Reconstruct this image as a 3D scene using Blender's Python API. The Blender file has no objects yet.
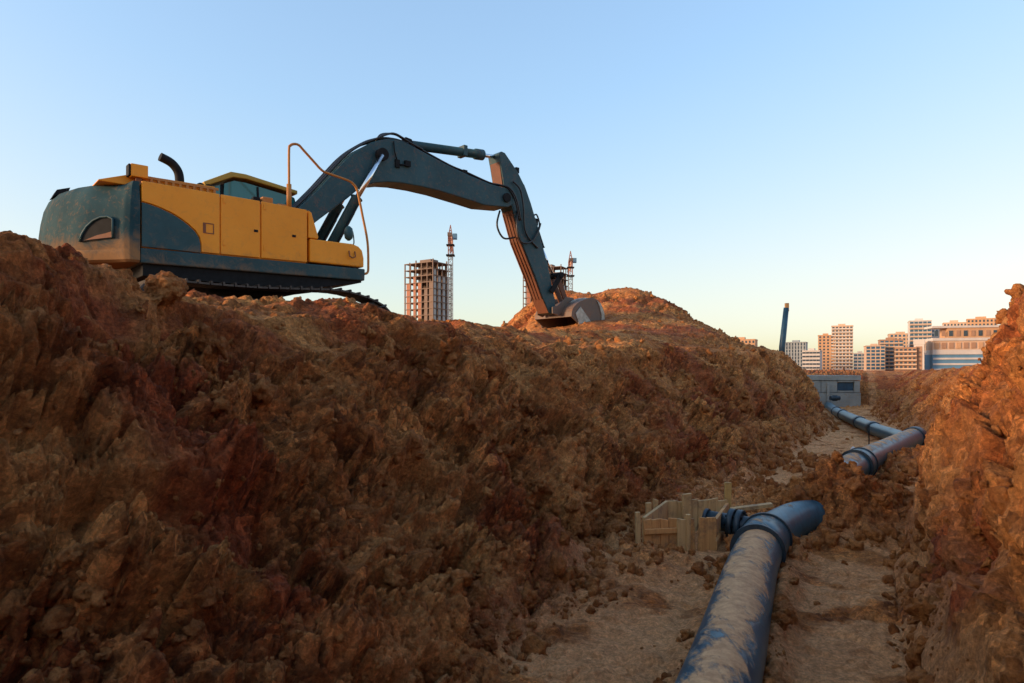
import bpy, math, random
import numpy as np
from mathutils import Vector, Matrix, Euler

rnd = random.Random(7)
R = math.radians
scene = bpy.context.scene
C = scene.collection

# ------------------------------------------------------------------ camera, sky, sun, exposure
CAM_Z = 1.6
F_PX, HX, HY = 683.0, 512.0, 371.0
cam_d = bpy.data.cameras.new('camera')
cam = bpy.data.objects.new('camera', cam_d)
C.objects.link(cam)
cam.location = (0, 0, CAM_Z)
cam.rotation_euler = (R(90), 0, 0)
cam_d.sensor_width = 36.0
cam_d.lens = 36.0 * F_PX / 1024.0
cam_d.shift_y = (HY - 341.5) / 1024.0
cam_d.clip_start = 0.05
cam_d.clip_end = 12000
scene.camera = cam

SUN_EL, SUN_AZ = 11.0, -106.0            # azimuth from +Y, clockwise positive (left and a little behind the camera)
world = bpy.data.worlds.new('World')
scene.world = world
world.use_nodes = True
wn, wl = world.node_tree.nodes, world.node_tree.links
bg = wn['Background']
sky = wn.new('ShaderNodeTexSky')
sky.sky_type = 'NISHITA'
sky.sun_disc = False
sky.sun_elevation = R(SUN_EL)
sky.sun_rotation = R(SUN_AZ)
sky.air_density = 1.0
sky.dust_density = 1.5
sky.ozone_density = 1.4
# a thin evening veil: the brightest parts of the sky are evened out and lose some colour
bw = wn.new('ShaderNodeRGBToBW'); wl.new(sky.outputs['Color'], bw.inputs[0])
mr = wn.new('ShaderNodeMapRange'); wl.new(bw.outputs[0], mr.inputs['Value'])
mr.inputs['From Min'].default_value = 1.6; mr.inputs['From Max'].default_value = 4.0; mr.inputs['To Min'].default_value = 0.0; mr.inputs['To Max'].default_value = 0.62
dm = wn.new('ShaderNodeMix'); dm.data_type = 'RGBA'
wl.new(mr.outputs[0], dm.inputs[0]); wl.new(sky.outputs['Color'], dm.inputs[6])
tint = wn.new('ShaderNodeMix'); tint.data_type = 'RGBA'; tint.blend_type = 'MULTIPLY'; tint.inputs[0].default_value = 1.0
wl.new(bw.outputs[0], tint.inputs[6]); tint.inputs[7].default_value = (1.10, 1.0, .90, 1)
wl.new(tint.outputs[2], dm.inputs[7])
den = wn.new('ShaderNodeMath'); den.operation = 'MULTIPLY_ADD'; wl.new(bw.outputs[0], den.inputs[0]); den.inputs[1].default_value = 0.40; den.inputs[2].default_value = 1.0
div = wn.new('ShaderNodeMath'); div.operation = 'DIVIDE'; div.inputs[0].default_value = 1.14; wl.new(den.outputs[0], div.inputs[1])
veil = wn.new('ShaderNodeMix'); veil.data_type = 'RGBA'; veil.blend_type = 'MULTIPLY'; veil.inputs[0].default_value = 1.0
wl.new(dm.outputs[2], veil.inputs[6]); wl.new(div.outputs[0], veil.inputs[7])
wl.new(veil.outputs[2], bg.inputs['Color'])
bg.inputs['Strength'].default_value = 0.1

sun_d = bpy.data.lights.new('sun', 'SUN')
sun_d.energy = 0.95
sun_d.angle = R(13.0)
sun_d.color = (1.0, 0.67, 0.41)
sun = bpy.data.objects.new('sun', sun_d)
C.objects.link(sun)
sdir = Vector((math.sin(R(SUN_AZ)) * math.cos(R(SUN_EL)), math.cos(R(SUN_AZ)) * math.cos(R(SUN_EL)), math.sin(R(SUN_EL))))
sun.rotation_euler = sdir.to_track_quat('Z', 'Y').to_euler()

scene.view_settings.view_transform = 'Standard'
scene.view_settings.look = 'None'
scene.view_settings.gamma = 1.0
scene.view_settings.exposure = 2.55
scene.cycles.max_bounces = 8
scene.cycles.diffuse_bounces = 5

# ------------------------------------------------------------------ small helpers
def at(px, py, d):
    return Vector(((px - HX) / F_PX * d, d, CAM_Z + (HY - py) / F_PX * d))

def tag(o, label=None, cat=None, group=None, kind=None):
    if label: o['label'] = label
    if cat: o['category'] = cat
    if group: o['group'] = group
    if kind or cat: o['kind'] = kind or 'thing'
    return o

def empty(name, loc=(0, 0, 0), rz=0.0):
    o = bpy.data.objects.new(name, None)
    C.objects.link(o)
    o.location = loc
    o.rotation_euler = (0, 0, rz)
    o.empty_display_size = 0.3
    return o

class MB:
    """collects boxes, prisms and tubes and links them as one mesh object"""
    def __init__(s):
        s.v, s.f, s.sm = [], [], []
    def add(s, v, f, smooth=False):
        n = len(s.v)
        s.v += [tuple(x) for x in v]
        s.f += [tuple(i + n for i in q) for q in f]
        s.sm += [smooth] * len(f)
        return s
    def box(s, x0, x1, y0, y1, z0, z1, M=None):
        v = [Vector((x, y, z)) for z in (z0, z1) for x, y in ((x0, y0), (x1, y0), (x1, y1), (x0, y1))]
        if M is not None: v = [M @ q for q in v]
        return s.add(v, [(3, 2, 1, 0), (4, 5, 6, 7), (0, 1, 5, 4), (1, 2, 6, 5), (2, 3, 7, 6), (3, 0, 4, 7)])
    def bar(s, a, b, w, h, up=(0, 0, 1)):
        a, b = Vector(a), Vector(b)
        d = (b - a); L = d.length; d.normalize()
        up = Vector(up)
        if abs(d.dot(up)) > .98: up = Vector((0, 1, 0))
        x = d.cross(up).normalized(); u = x.cross(d)
        M = Matrix(((x.x, d.x, u.x, a.x), (x.y, d.y, u.y, a.y), (x.z, d.z, u.z, a.z), (0, 0, 0, 1)))
        return s.box(-w / 2, w / 2, 0, L, -h / 2, h / 2, M)
    def prism(s, poly, y0, y1):
        """polygon in x,z extruded along y"""
        n = len(poly)
        v = [(x, y0, z) for x, z in poly] + [(x, y1, z) for x, z in poly]
        A = sum(poly[i][0] * poly[(i + 1) % n][1] - poly[(i + 1) % n][0] * poly[i][1] for i in range(n))
        f = [tuple(range(n)), tuple(range(2 * n - 1, n - 1, -1))]
        f += [(i, i + n, (i + 1) % n + n, (i + 1) % n) for i in range(n)]
        if A < 0: f = [tuple(reversed(q)) for q in f]
        return s.add(v, f)
    def tube(s, pts, r, n=10, cap=True, smooth=True):
        pts = [Vector(p) for p in pts]
        rs = r if isinstance(r, (list, tuple)) else [r] * len(pts)
        v, f = [], []
        up = None
        for i, p in enumerate(pts):
            a = pts[max(i - 1, 0)]; b = pts[min(i + 1, len(pts) - 1)]
            d = (b - a).normalized()
            if up is None:
                up = Vector((0, 0, 1)) if abs(d.z) < .9 else Vector((1, 0, 0))
            x = d.cross(up).normalized(); up = x.cross(d).normalized()
            for k in range(n):
                t = 2 * math.pi * k / n
                v.append(p + (x * math.cos(t) + up * math.sin(t)) * rs[i])
        for i in range(len(pts) - 1):
            for k in range(n):
                k2 = (k + 1) % n
                f.append((i * n + k, i * n + k2, (i + 1) * n + k2, (i + 1) * n + k))
        f = [tuple(reversed(q)) for q in f]
        s.add(v, f, smooth)
        if cap:
            m = len(s.v) - len(v)
            s.f += [tuple(m + k for k in range(n)), tuple(m + len(v) - 1 - k for k in range(n))]
            s.sm += [False, False]
        return s
    def disc(s, c, axis, r, w, n=20):
        c = Vector(c); ax = Vector(axis).normalized()
        return s.tube([c - ax * w / 2, c + ax * w / 2], r, n)
    def build(s, name, mat, parent=None, bevel=0.0, seg=2):
        me = bpy.data.meshes.new(name)
        me.from_pydata(s.v, [], s.f)
        me.polygons.foreach_set('use_smooth', s.sm)
        me.update()
        o = bpy.data.objects.new(name, me)
        C.objects.link(o)
        if mat: me.materials.append(mat)
        if parent: o.parent = parent
        if bevel:
            b = o.modifiers.new('bevel', 'BEVEL')
            b.width = bevel; b.segments = seg; b.limit_method = 'ANGLE'; b.angle_limit = R(35)
            b.harden_normals = False
        return o

def smooth_path(pts, n=6):
    """catmull-rom through the points"""
    pts = [Vector(p) for p in pts]
    out = []
    for i in range(len(pts) - 1):
        p0 = pts[max(i - 1, 0)]; p1 = pts[i]; p2 = pts[i + 1]; p3 = pts[min(i + 2, len(pts) - 1)]
        for k in range(n):
            t = k / n
            out.append(.5 * ((2 * p1) + (p2 - p0) * t + (2 * p0 - 5 * p1 + 4 * p2 - p3) * t * t + (3 * p1 - p0 - 3 * p2 + p3) * t ** 3))
    out.append(pts[-1])
    return out

# ------------------------------------------------------------------ materials
def mat_new(name):
    m = bpy.data.materials.new(name)
    m.use_nodes = True
    return m, m.node_tree.nodes, m.node_tree.links, m.node_tree.nodes['Principled BSDF']

def noise(n, l, scale, detail=6, rough=.6, coord=None, dist=0.0):
    t = n.new('ShaderNodeTexNoise')
    t.inputs['Scale'].default_value = scale
    t.inputs['Detail'].default_value = detail
    t.inputs['Roughness'].default_value = rough
    t.inputs['Distortion'].default_value = dist
    if coord is not None: l.new(coord, t.inputs['Vector'])
    return t.outputs['Fac']

def ramp(n, l, fac, stops):
    r = n.new('ShaderNodeValToRGB')
    e = r.color_ramp.elements
    while len(e) < len(stops): e.new(.5)
    for k, (p, c) in enumerate(stops):
        e[k].position = p
        e[k].color = (*c, 1) if len(c) == 3 else c
    l.new(fac, r.inputs['Fac'])
    return r.outputs['Color']

def mixc(n, l, fac, a, b, mode='MIX'):
    m = n.new('ShaderNodeMix'); m.data_type = 'RGBA'; m.blend_type = mode
    for sock, val in ((m.inputs[0], fac), (m.inputs[6], a), (m.inputs[7], b)):
        if isinstance(val, (int, float)): sock.default_value = val
        elif isinstance(val, tuple): sock.default_value = (*val, 1)
        else: l.new(val, sock)
    return m.outputs[2]

def math_n(n, l, op, a, b=None, clamp=False):
    m = n.new('ShaderNodeMath'); m.operation = op; m.use_clamp = clamp
    for sock, val in ((m.inputs[0], a), (m.inputs[1], b)):
        if val is None: continue
        if isinstance(val, (int, float)): sock.default_value = val
        else: l.new(val, sock)
    return m.outputs[0]

def bump(n, l, h, strength, distance, prev=None):
    b = n.new('ShaderNodeBump')
    b.inputs['Strength'].default_value = strength
    b.inputs['Distance'].default_value = distance
    l.new(h, b.inputs['Height'])
    if prev is not None: l.new(prev, b.inputs['Normal'])
    return b.outputs['Normal']

def simple(name, col, rough=.6, metal=0.0, var=.25, scale=6.0, bumpd=0.0):
    m, n, l, p = mat_new(name)
    tc = n.new('ShaderNodeTexCoord').outputs['Object']
    f = noise(n, l, scale, 5, .65, tc)
    c2 = tuple(min(1, c * (1 + var)) for c in col); c1 = tuple(c * (1 - var) for c in col)
    l.new(ramp(n, l, f, [(.3, c1), (.7, c2)]), p.inputs['Base Color'])
    p.inputs['Roughness'].default_value = rough
    p.inputs['Metallic'].default_value = metal
    if bumpd:
        l.new(bump(n, l, noise(n, l, scale * 6, 5, .6, tc), .5, bumpd), p.inputs['Normal'])
    return m

DIRT = (.30, .155, .065)
def painted(name, col, col2, rough=.42, dirt_low=None, dirt_amt=.35, rust=0.0):
    """machine paint: faded patches, dust, splashed clay towards the bottom edge (object z below dirt_low)"""
    m, n, l, p = mat_new(name)
    tcn = n.new('ShaderNodeTexCoord'); tc = tcn.outputs['Object']
    f1 = noise(n, l, 1.3, 6, .65, tc)
    base = ramp(n, l, f1, [(.3, col), (.7, col2)])
    f2 = noise(n, l, 9, 8, .72, tc, .6)
    d = ramp(n, l, f2, [(.52, (0, 0, 0)), (.72, (1, 1, 1))])
    dm = math_n(n, l, 'MULTIPLY', d, dirt_amt)
    if dirt_low is not None:
        sep = n.new('ShaderNodeSeparateXYZ'); l.new(tc, sep.inputs[0])
        f3 = noise(n, l, 3.1, 8, .75, tc, 1.0)
        g = math_n(n, l, 'SUBTRACT', dirt_low, sep.outputs['Z'])
        g = math_n(n, l, 'MULTIPLY', g, 2.2)
        g = math_n(n, l, 'ADD', g, math_n(n, l, 'MULTIPLY', math_n(n, l, 'SUBTRACT', f3, .5), 2.6), True)
        dm = math_n(n, l, 'MAXIMUM', dm, math_n(n, l, 'MULTIPLY', g, .85))
    c = mixc(n, l, dm, base, DIRT)
    if rust:
        f4 = ramp(n, l, noise(n, l, 4.3, 9, .75, tc, .4), [(.56, (0, 0, 0)), (.64, (1, 1, 1))])
        c = mixc(n, l, math_n(n, l, 'MULTIPLY', f4, rust), c, (.22, .07, .03))
    p.inputs['Specular IOR Level'].default_value = .3
    l.new(c, p.inputs['Base Color'])
    r = math_n(n, l, 'ADD', math_n(n, l, 'MULTIPLY', dm, .45), rough, True)
    l.new(r, p.inputs['Roughness'])
    l.new(bump(n, l, f2, .25, .004), p.inputs['Normal'])
    return m

M = {}
M['yellow'] = painted('yellow_paint', (.78, .265, .008), (.84, .31, .018), .45, 1.74, .24)
M['teal'] = painted('teal_paint', (.012, .048, .058), (.026, .082, .095), .5, 1.68, .22)
M['teal_frame'] = painted('frame_paint', (.010, .040, .048), (.02, .062, .072), .5, 1.44, .35)
M['teal_boom'] = painted('boom_paint', (.011, .044, .056), (.024, .075, .09), .5, None, .28, .3)
M['rust'] = painted('rusty_dusty_steel', (.24, .085, .04), (.16, .06, .03), .6, None, .5)
M['bucket'] = painted('worn_bucket_plate', (.17, .105, .075), (.11, .085, .07), .55, None, .5, .4)
M['arm_rust'] = painted('rusty_arm_plate', (.17, .058, .028), (.10, .04, .022), .6, None, .4)
M['olive'] = painted('cab_roof_paint', (.36, .22, .03), (.45, .27, .04), .5, None, .3)
M['black'] = simple('black_steel', (.010, .010, .011), .7, .0, .4, 8)
M['black'].node_tree.nodes['Principled BSDF'].inputs['Specular IOR Level'].default_value = .15
M['rubber'] = simple('hose_rubber', (.012, .012, .013), .45)
M['track'] = simple('track_steel', (.05, .04, .034), .55, .3, .5, 9, .004)
M['chrome'] = simple('chrome_rod', (.75, .77, .8), .18, 1.0, .08, 3)
M['steel'] = simple('worn_bucket_steel', (.32, .3, .27), .45, .5, .35, 7)
M['rail'] = painted('handrail_paint', (.5, .2, .035), (.4, .14, .03), .5, None, .3)
m, n, l, p = mat_new('cab_glass')
p.inputs['Base Color'].default_value = (.02, .15, .15, 1); p.inputs['Roughness'].default_value = .06
M['glass'] = m

# ------------------------------------------------------------------ numpy noise
U32 = np.uint32
def _hash(ix, iy, seed):
    with np.errstate(over='ignore'):
        h = ix.astype(np.int64).astype(U32) * U32(374761393) + iy.astype(np.int64).astype(U32) * U32(668265263) + U32((seed * 974634777) & 0xffffffff)
        h = (h ^ (h >> U32(13))) * U32(1274126177)
        h = (h ^ (h >> U32(15))) * U32(2246822519)
        h = h ^ (h >> U32(16))
    return h.astype(np.float32) / np.float32(4294967295.0)

def vnoise(x, y, seed=0):
    xi = np.floor(x); yi = np.floor(y)
    fx = (x - xi).astype(np.float32); fy = (y - yi).astype(np.float32)
    out = 0
    a = []
    for dy in (0, 1):
        for dx in (0, 1):
            t = _hash(xi + dx, yi + dy, seed) * np.float32(2 * math.pi)
            a.append(np.cos(t) * (fx - dx) + np.sin(t) * (fy - dy))
    u = fx * fx * fx * (fx * (fx * 6 - 15) + 10); v = fy * fy * fy * (fy * (fy * 6 - 15) + 10)
    return (a[0] * (1 - u) + a[1] * u) * (1 - v) + (a[2] * (1 - u) + a[3] * u) * v      # about -0.7..0.7

def fbm(x, y, oct=4, seed=0, gain=.5, lac=2.03, ridged=False):
    s = 0; a = 1.0
    for o in range(oct):
        nz = vnoise(x, y, seed + o * 17)
        if ridged: nz = .35 - np.abs(nz)
        s = s + a * nz
        x = x * lac + 3.7; y = y * lac + 9.1; a *= gain
    return s

def worley(x, y, seed=0):
    """f1, f2 and per-cell random facet height (a tilted plane in each cell)"""
    xi = np.floor(x); yi = np.floor(y)
    f1 = np.full(x.shape, 9.0, np.float32); f2 = f1.copy(); h = np.zeros_like(f1)
    for dy in (-1, 0, 1):
        for dx in (-1, 0, 1):
            cx = xi + dx; cy = yi + dy
            rx = (cx + .1 + .8 * _hash(cx, cy, seed) - x).astype(np.float32)
            ry = (cy + .1 + .8 * _hash(cx, cy, seed + 1) - y).astype(np.float32)
            d = np.sqrt(rx * rx + ry * ry)
            hh = (_hash(cx, cy, seed + 2) - .5) + (_hash(cx, cy, seed + 3) - .5) * 1.3 * rx + (_hash(cx, cy, seed + 4) - .5) * 1.3 * ry
            nearer = d < f1
            f2 = np.where(nearer, f1, np.minimum(f2, d))
            h = np.where(nearer, hh, h)
            f1 = np.where(nearer, d, f1)
    return f1, f2, h

def sstep(a, b, x):
    t = np.clip((x - a) / (b - a), 0, 1)
    return t * t * (3 - 2 * t)

# ------------------------------------------------------------------ the ground: one sheet with the trench cut into it
TA = R(26.0); SU, CU = math.sin(TA), math.cos(TA)
def sp(X, Y): return X * SU + Y * CU, -X * CU + Y * SU      # along the trench, to its left
def xy(s, p): return s * SU - p * CU, s * CU + p * SU

def curve(s, pts):
    xs = [a for a, b in pts]; ys = [b for a, b in pts]
    # soften the corners by averaging a small neighbourhood
    return sum(np.interp(s + k * .35, xs, ys) for k in (-2, -1, 0, 1, 2)) / 5.0

PL = [(-60, 1.65), (3, 1.6), (6.4, 1.75), (8.5, 1.5), (10.6, 1.1), (14, .95), (19.8, .3), (23, .22), (25, .95), (28, 3.2), (60, 4)]
PC = [(-60, 3.9), (10, 3.9), (14, 3.3), (18, 2.5), (20, 1.8), (23, 1.6), (25, 2.3), (28, 5), (60, 6)]
ZC = [(-60, 2.5), (0, 2.34), (2, 2.22), (3.7, 2.02), (6.2, 1.98), (9, 1.98), (14, 2.05), (20, 2.06), (24, 2.06), (27, 1.7), (60, 1.6)]
PR = [(-60, -.5), (2, -.42), (4, -.28), (6, -.34), (8, -.64), (9.5, -.95), (11, -1.25), (12.5, -1.5), (14, -1.7), (17, -1.85), (20, -1.55), (24, -1.1), (28, -.9), (60, -.9)]
ZR = [(-60, 2.8), (2, 2.85), (4.2, 2.76), (5.4, 2.64), (7, 2.48), (8.5, 2.36), (10, 2.28), (12, 2.02), (16, 1.86), (20, 1.84), (25, 1.6), (60, 1.6)]
WR = [(-60, 1.25), (5, 1.2), (8, .95), (10, .95), (13, 1.2), (16, 1.6), (60, 1.8)]
FZ = [(-60, 0), (31.3, 0), (34.2, 1.42), (38, 1.56), (60, 1.6)]

def gauss(s, p, s0, p0, ss, sp_, a):
    return a * np.exp(-.5 * ((s - s0) / ss) ** 2 - .5 * ((p - p0) / sp_) ** 2)

def base_height(s, p):
    pl, pc, zc = curve(s, PL), curve(s, PC), curve(s, ZC)
    pr, zr, wr, fz = curve(s, PR), curve(s, ZR), curve(s, WR), curve(s, FZ)
    t = np.clip((p - pl) / (pc - pl), 0, 1)
    g = .72 * t + .28 * t * t * (3 - 2 * t)
    plat = 2.33 + 0 * s
    far = sstep(40, 75, np.hypot(s, p))
    plat = plat * (1 - far) + 1.55 * far
    z_l = zc * g
    k = sstep(0, 2.2, p - pc)
    z_l = np.where(p > pc, zc * (1 - k) + plat * k - .10 * np.sin(np.pi * k), z_l)
    # dug heap beyond the bucket and the mounds along the crest
    hp = gauss(s, p, 24.9, 7.1, 2.4, 1.75, 2.2) + gauss(s, p, 24.8, 10.5, 1.7, 1.35, 1.95) + gauss(s, p, 20.3, 6.6, 1.3, 1.3, .35)
    hp = hp + gauss(s, p, 19.0, 9.0, 1.5, 1.6, .3) + gauss(s, p, 5.3, 4.3, .55, .5, .24) + gauss(s, p, 3.4, 4.3, .7, .9, -.10)
    hp = hp + gauss(s, p, 22.3, 3.6, 1.6, 1.2, .2) + gauss(s, p, 21.8, 4.6, 2.0, 1.2, .2) + gauss(s, p, 16.5, 5.2, 2.2, 1.2, .18)
    z_l = z_l + hp * sstep(0, 1.2, p - pl)
    tr = np.clip((pr - p) / wr, 0, 1)
    gr = .6 * tr + .4 * (1 - (1 - tr) ** 2)
    kr = sstep(0, 4, pr - wr - p)
    z_r = zr * gr
    z_r = np.where(p < pr - wr, zr * (1 - kr) + 1.58 * kr, z_r)
    z = np.where(p > pl, z_l, np.where(p < pr, z_r, 0.0))
    # slumped soil on the floor: over the pipe, along the foot of the left bank
    fl = gauss(s, p, 8.4, -.1, .9, .55, .34) + gauss(s, p, 7.62, .16, .33, .38, .38) + gauss(s, p, 12.9, -.95, 1.2, .5, .25) + gauss(s, p, 12.3, .55, .9, .35, .12)
    fl = fl + gauss(s, p, 5.0, 1.6, .8, .3, .10) + gauss(s, p, 5.35, 1.25, .25, .30, .10) + gauss(s, p, 8.3, 1.3, .9, .4, .16)
    # soil banked against the sides of the near pipe
    pp_ = np.interp(s, [.6, 2.4, 3.6, 4.3, 5.2, 5.9, 6.5, 7.2], [.47, .50, .535, .57, .61, .62, .54, .29])
    nb_ = .5 + .5 * np.sin(s * 5.1) * np.sin(s * 2.3 + 1)
    fl = fl + ((.05 + .09 * nb_) * np.exp(-((p - pp_ + .21) / .085) ** 2) + (.03 + .05 * (1 - nb_)) * np.exp(-((p - pp_ - .21) / .085) ** 2)) * sstep(7.4, 6.6, s) * (s > .3)
    z = np.maximum(z, 0) + fl
    # ground closes behind the concrete chamber
    z = np.where(s > 29, np.maximum(z, fz), z)
    # a long spoil bank of earlier digging far to the left, behind the machine
    X, Y = xy(s, p)
    return z, pl, pr, pc

def build_ground():
    def geo(a, b, st, gr, cap):
        out = [a]; d = st
        while abs(out[-1] - a) < abs(b - a):
            out.append(out[-1] + math.copysign(d, b - a)); d = min(d * gr, cap)
        return out
    srow = []
    s = .55
    while s < 34:
        srow.append(s); s += max(.0075, .0043 * s)
    srow = list(reversed(geo(.55, -2600, .03, 1.16, 400)[1:])) + srow + geo(34, 3200, .2, 1.09, 300)[1:]
    q = []
    v = -3.0
    while v < 6.2:
        q.append(v)
        v += .0085 if -1.9 < v < -.15 else (.0115 if v < 1.45 else (.0078 if v < 3.9 else .0078 + (v - 3.9) * .012))
    v_end = q[-1]
    q = list(reversed(geo(-3.0, -2600, .02, 1.13, 400)[1:])) + q + geo(v_end, 16, .04, 1.012, .09)[1:] 
    q = q + geo(q[-1], 2600, .1, 1.13, 400)[1:]
    S1 = np.array(srow, np.float64); Q1 = np.array(q, np.float64)
    S, Q = np.meshgrid(S1, Q1, indexing='ij')
    sh = curve(S1, [(-60, 0), (7, 0), (10, -.4), (16, -1.1), (22, -.95), (27, -.5), (40, 0)])[:, None]
    P = Q + sh
    Z, pl, pr, pc = base_height(S, P)
    dZs = np.gradient(Z, axis=0) / np.gradient(S, axis=0)
    dZp = np.gradient(Z, axis=1) / np.gradient(P, axis=1)
    L = np.sqrt(1 + dZs ** 2 + dZp ** 2)
    ns, npp, nz = -dZs / L, -dZp / L, 1 / L
    # arc length across, so that the relief does not stretch on the steep faces
    dP = np.diff(P, axis=1); dZ = np.diff(Z, axis=1)
    arc = np.concatenate([np.zeros((len(S1), 1)), np.cumsum(np.sqrt(dP ** 2 + dZ ** 2), axis=1)], axis=1)
    j0 = int(np.argmin(abs(Q1 - .5)))
    A = arc - arc[:, j0:j0 + 1]
    u, v = S.astype(np.float32), A.astype(np.float32)
    dist = np.hypot(S, P)
    bank = np.maximum(sstep(-.15, .45, P - pl), sstep(-.12, .4, pr - P))
    slump = np.clip(Z * 4.0, 0, 1) * (1 - bank) * ((P > pr) & (P < pl))
    steep = sstep(.25, .8, np.sqrt(dZs ** 2 + dZp ** 2))
    # warp
    wu = fbm(u * 1.7, v * 1.7, 3, 5) * .14; wv = fbm(u * 1.7 + 40, v * 1.7, 3, 6) * .14
    U, V = u + wu, v + wv
    big = fbm(U * .75, V * .75, 3, 11) * .36 + fbm(U * 1.9, V * 1.9, 4, 12, ridged=True) * .08
    # slabs broken off along the slope, lying slightly inclined
    ca, sa = math.cos(.2), math.sin(.2)
    UR, VR = U * ca + V * sa, -U * sa + V * ca
    a1, a2, ah = worley(UR * 1.6, VR * 2.3, 21)
    w2 = fbm(u * 6, v * 6, 3, 7) * .09; w3 = fbm(u * 6 + 20, v * 6, 3, 8) * .09
    b1, b2, bh = worley((u + .12 * wu + w2) * 4.4, (v + .12 * wv + w3) * 5.2, 22)
    c1, c2, ch = worley((u + w2) * 11.5, (v + w3) * 12.5, 23)
    e1, e2, eh = worley((u + .3 * w2) * 27, (v + .3 * w3) * 30, 24)
    k1, k2, kh = worley((u + 2 * w2) * 2.3, (v + 2 * w3) * 3.0, 25)
    rough = sstep(-.12, .16, fbm(u * .9, v * .9, 3, 31))                 # cloddy here, a broad compact face there
    rough2 = sstep(-.15, .2, fbm(u * 2.3, v * 2.3, 3, 32))
    gap = lambda f1, f2, w: 1 - sstep(0, w, f2 - f1)
    disp = big
    edge = lambda f1, f2, w: sstep(0, w, f2 - f1)                        # lumps round off towards their edges
    disp = disp + (ah * .17 * edge(a1, a2, .22) - gap(a1, a2, .10) * .06) * (.4 + .6 * rough)
    disp = disp + ((bh * .085 + .03) * edge(b1, b2, .36) + (.42 - b1) * .045 - gap(b1, b2, .12) * .045) * (.18 + .82 * rough)
    disp = disp + ((ch * .040 + .014) * edge(c1, c2, .4) + (.42 - c1) * .024 - gap(c1, c2, .12) * .022) * (.12 + .88 * rough2)
    disp = disp + ((.45 - e1) * .011 + (eh * .020 + .006) * edge(e1, e2, .3) - gap(e1, e2, .14) * .008) * (.35 + .65 * rough2)
    disp = disp - gap(k1, k2, .035) * .05 * (1 - rough)                  # shrinkage cracks in the compact clay
    crumb = fbm(u * 5, v * 5, 6, 55, .56)
    # hollows where lumps have fallen out, some under a jutting ledge
    cav = sstep(.15, .30, fbm(u * 1.35 + w2 * 3, v * 2.5 + w3 * 3, 4, 67, .55))
    cav2 = sstep(.15, .24, fbm(u * .8 + 31 + w2, v * 1.45 + w3, 4, 68, .5))
    disp = disp - (cav * .24 + cav2 * .26) * steep
    av = np.abs(v)
    tv = av * 2.4 + fbm(u * .8, v * 1.2, 4, 57) * 2.6 + u * .2
    fr = tv - np.floor(tv)
    on = sstep(.0, .22, fbm(u * 1.1 + 5, v * 1.6, 3, 58))
    led = sstep(0, .22, fr) * (1 - fr) * on * .10
    crumb2 = fbm(u * 5, v * 5, 6, 65, .55, ridged=True)
    disp = disp + led * steep * (1 - .5 * sstep(6, 12, dist)) + crumb * .06 + np.minimum(crumb2, .12) * .03
    disp = disp + np.minimum(fbm(u * 3.2 + 8, v * 4.4, 4, 56, .55, ridged=True), 0) * .08 * rough
    # grooves left by the bucket teeth, running down the slope
    UG, VG = u * .93 + v * .36, -u * .36 + v * .93
    groove = fbm(UG * 9, VG * 1.1, 3, 41, .6) * .012 + fbm(UG * 24, VG * 2.3, 2, 42) * .006
    disp = disp + groove * (1 - .85 * rough)
    bank = np.maximum(bank, .6 * sstep(31.3, 32.3, S) * (S < 60))
    wr_ = curve(S, WR)
    crest = np.exp(-((P - pc) / .45) ** 2) + np.exp(-((P - pr + wr_) / .45) ** 2)
    disp = big + (disp - big) * (1 - .55 * np.clip(crest, 0, 1))
    disp = np.clip(disp, -.6, .42)
    amp = bank * (.55 + .45 * steep) * (1 - .35 * sstep(6, 25, dist)) * (1 - sstep(45, 90, dist)) + .02 * sstep(45, 90, dist)
    amp = amp * np.where(P < (pl + pr) / 2, .62, 1.0)
    floor_d = fbm(u * 1.1, v * 1.1, 3, 61) * .05 + fbm(u * 5.5, v * 3.6, 5, 62, .6) * .03 + np.maximum(fbm(u * 3.1, v * 3.1, 4, 66, .6), 0) * .05 + ((.42 - c1) * .02 + ch * .02) * sstep(.05, .3, fbm(u * 1.3, v * 1.3, 3, 63)) + fbm(u * 23, v * 12, 2, 64) * .006
    sl_d = ((bh * .10 + .03) * edge(b1, b2, .36) + (.42 - b1) * .08 + (.42 - c1) * .04 + ch * .05 * edge(c1, c2, .4) + (.45 - e1) * .014)
    D = disp * amp + floor_d * (1 - bank) * (1 - slump) * (dist < 60) + (sl_d + crumb * .05) * slump
    D = np.where((S < 1.2) & (abs(P) < .5), np.minimum(D, .02), D)
    # loose earth settles: the relief stands up a little more than square to the slope
    gx, gy, gz = ns * .72, npp * .72, nz * .72 + .34
    gl = np.sqrt(gx * gx + gy * gy + gz * gz)
    S2, P2, Z2 = S + gx / gl * D, P + gy / gl * D, Z + gz / gl * D
    # a shelf of undercut blocks: push the steep faces sideways a little more
    X, Y = xy(S2, P2)
    co = np.stack([X, Y, Z2], -1).reshape(-1, 3).astype(np.float32)
    nr, nc = S.shape
    idx = np.arange(nr * nc, dtype=np.int32).reshape(nr, nc)
    quads = np.stack([idx[:-1, :-1], idx[1:, :-1], idx[1:, 1:], idx[:-1, 1:]], -1).reshape(-1, 4)
    quads = quads[:, ::-1]
    me = bpy.data.meshes.new('ground')
    me.vertices.add(len(co)); me.vertices.foreach_set('co', co.ravel())
    me.loops.add(quads.size); me.loops.foreach_set('vertex_index', np.ascontiguousarray(quads).ravel())
    me.polygons.add(len(quads))
    me.polygons.foreach_set('loop_start', np.arange(0, quads.size, 4, dtype=np.int32))
    me.polygons.foreach_set('use_smooth', np.ones(len(quads), bool))
    me.update(calc_edges=True)
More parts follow.
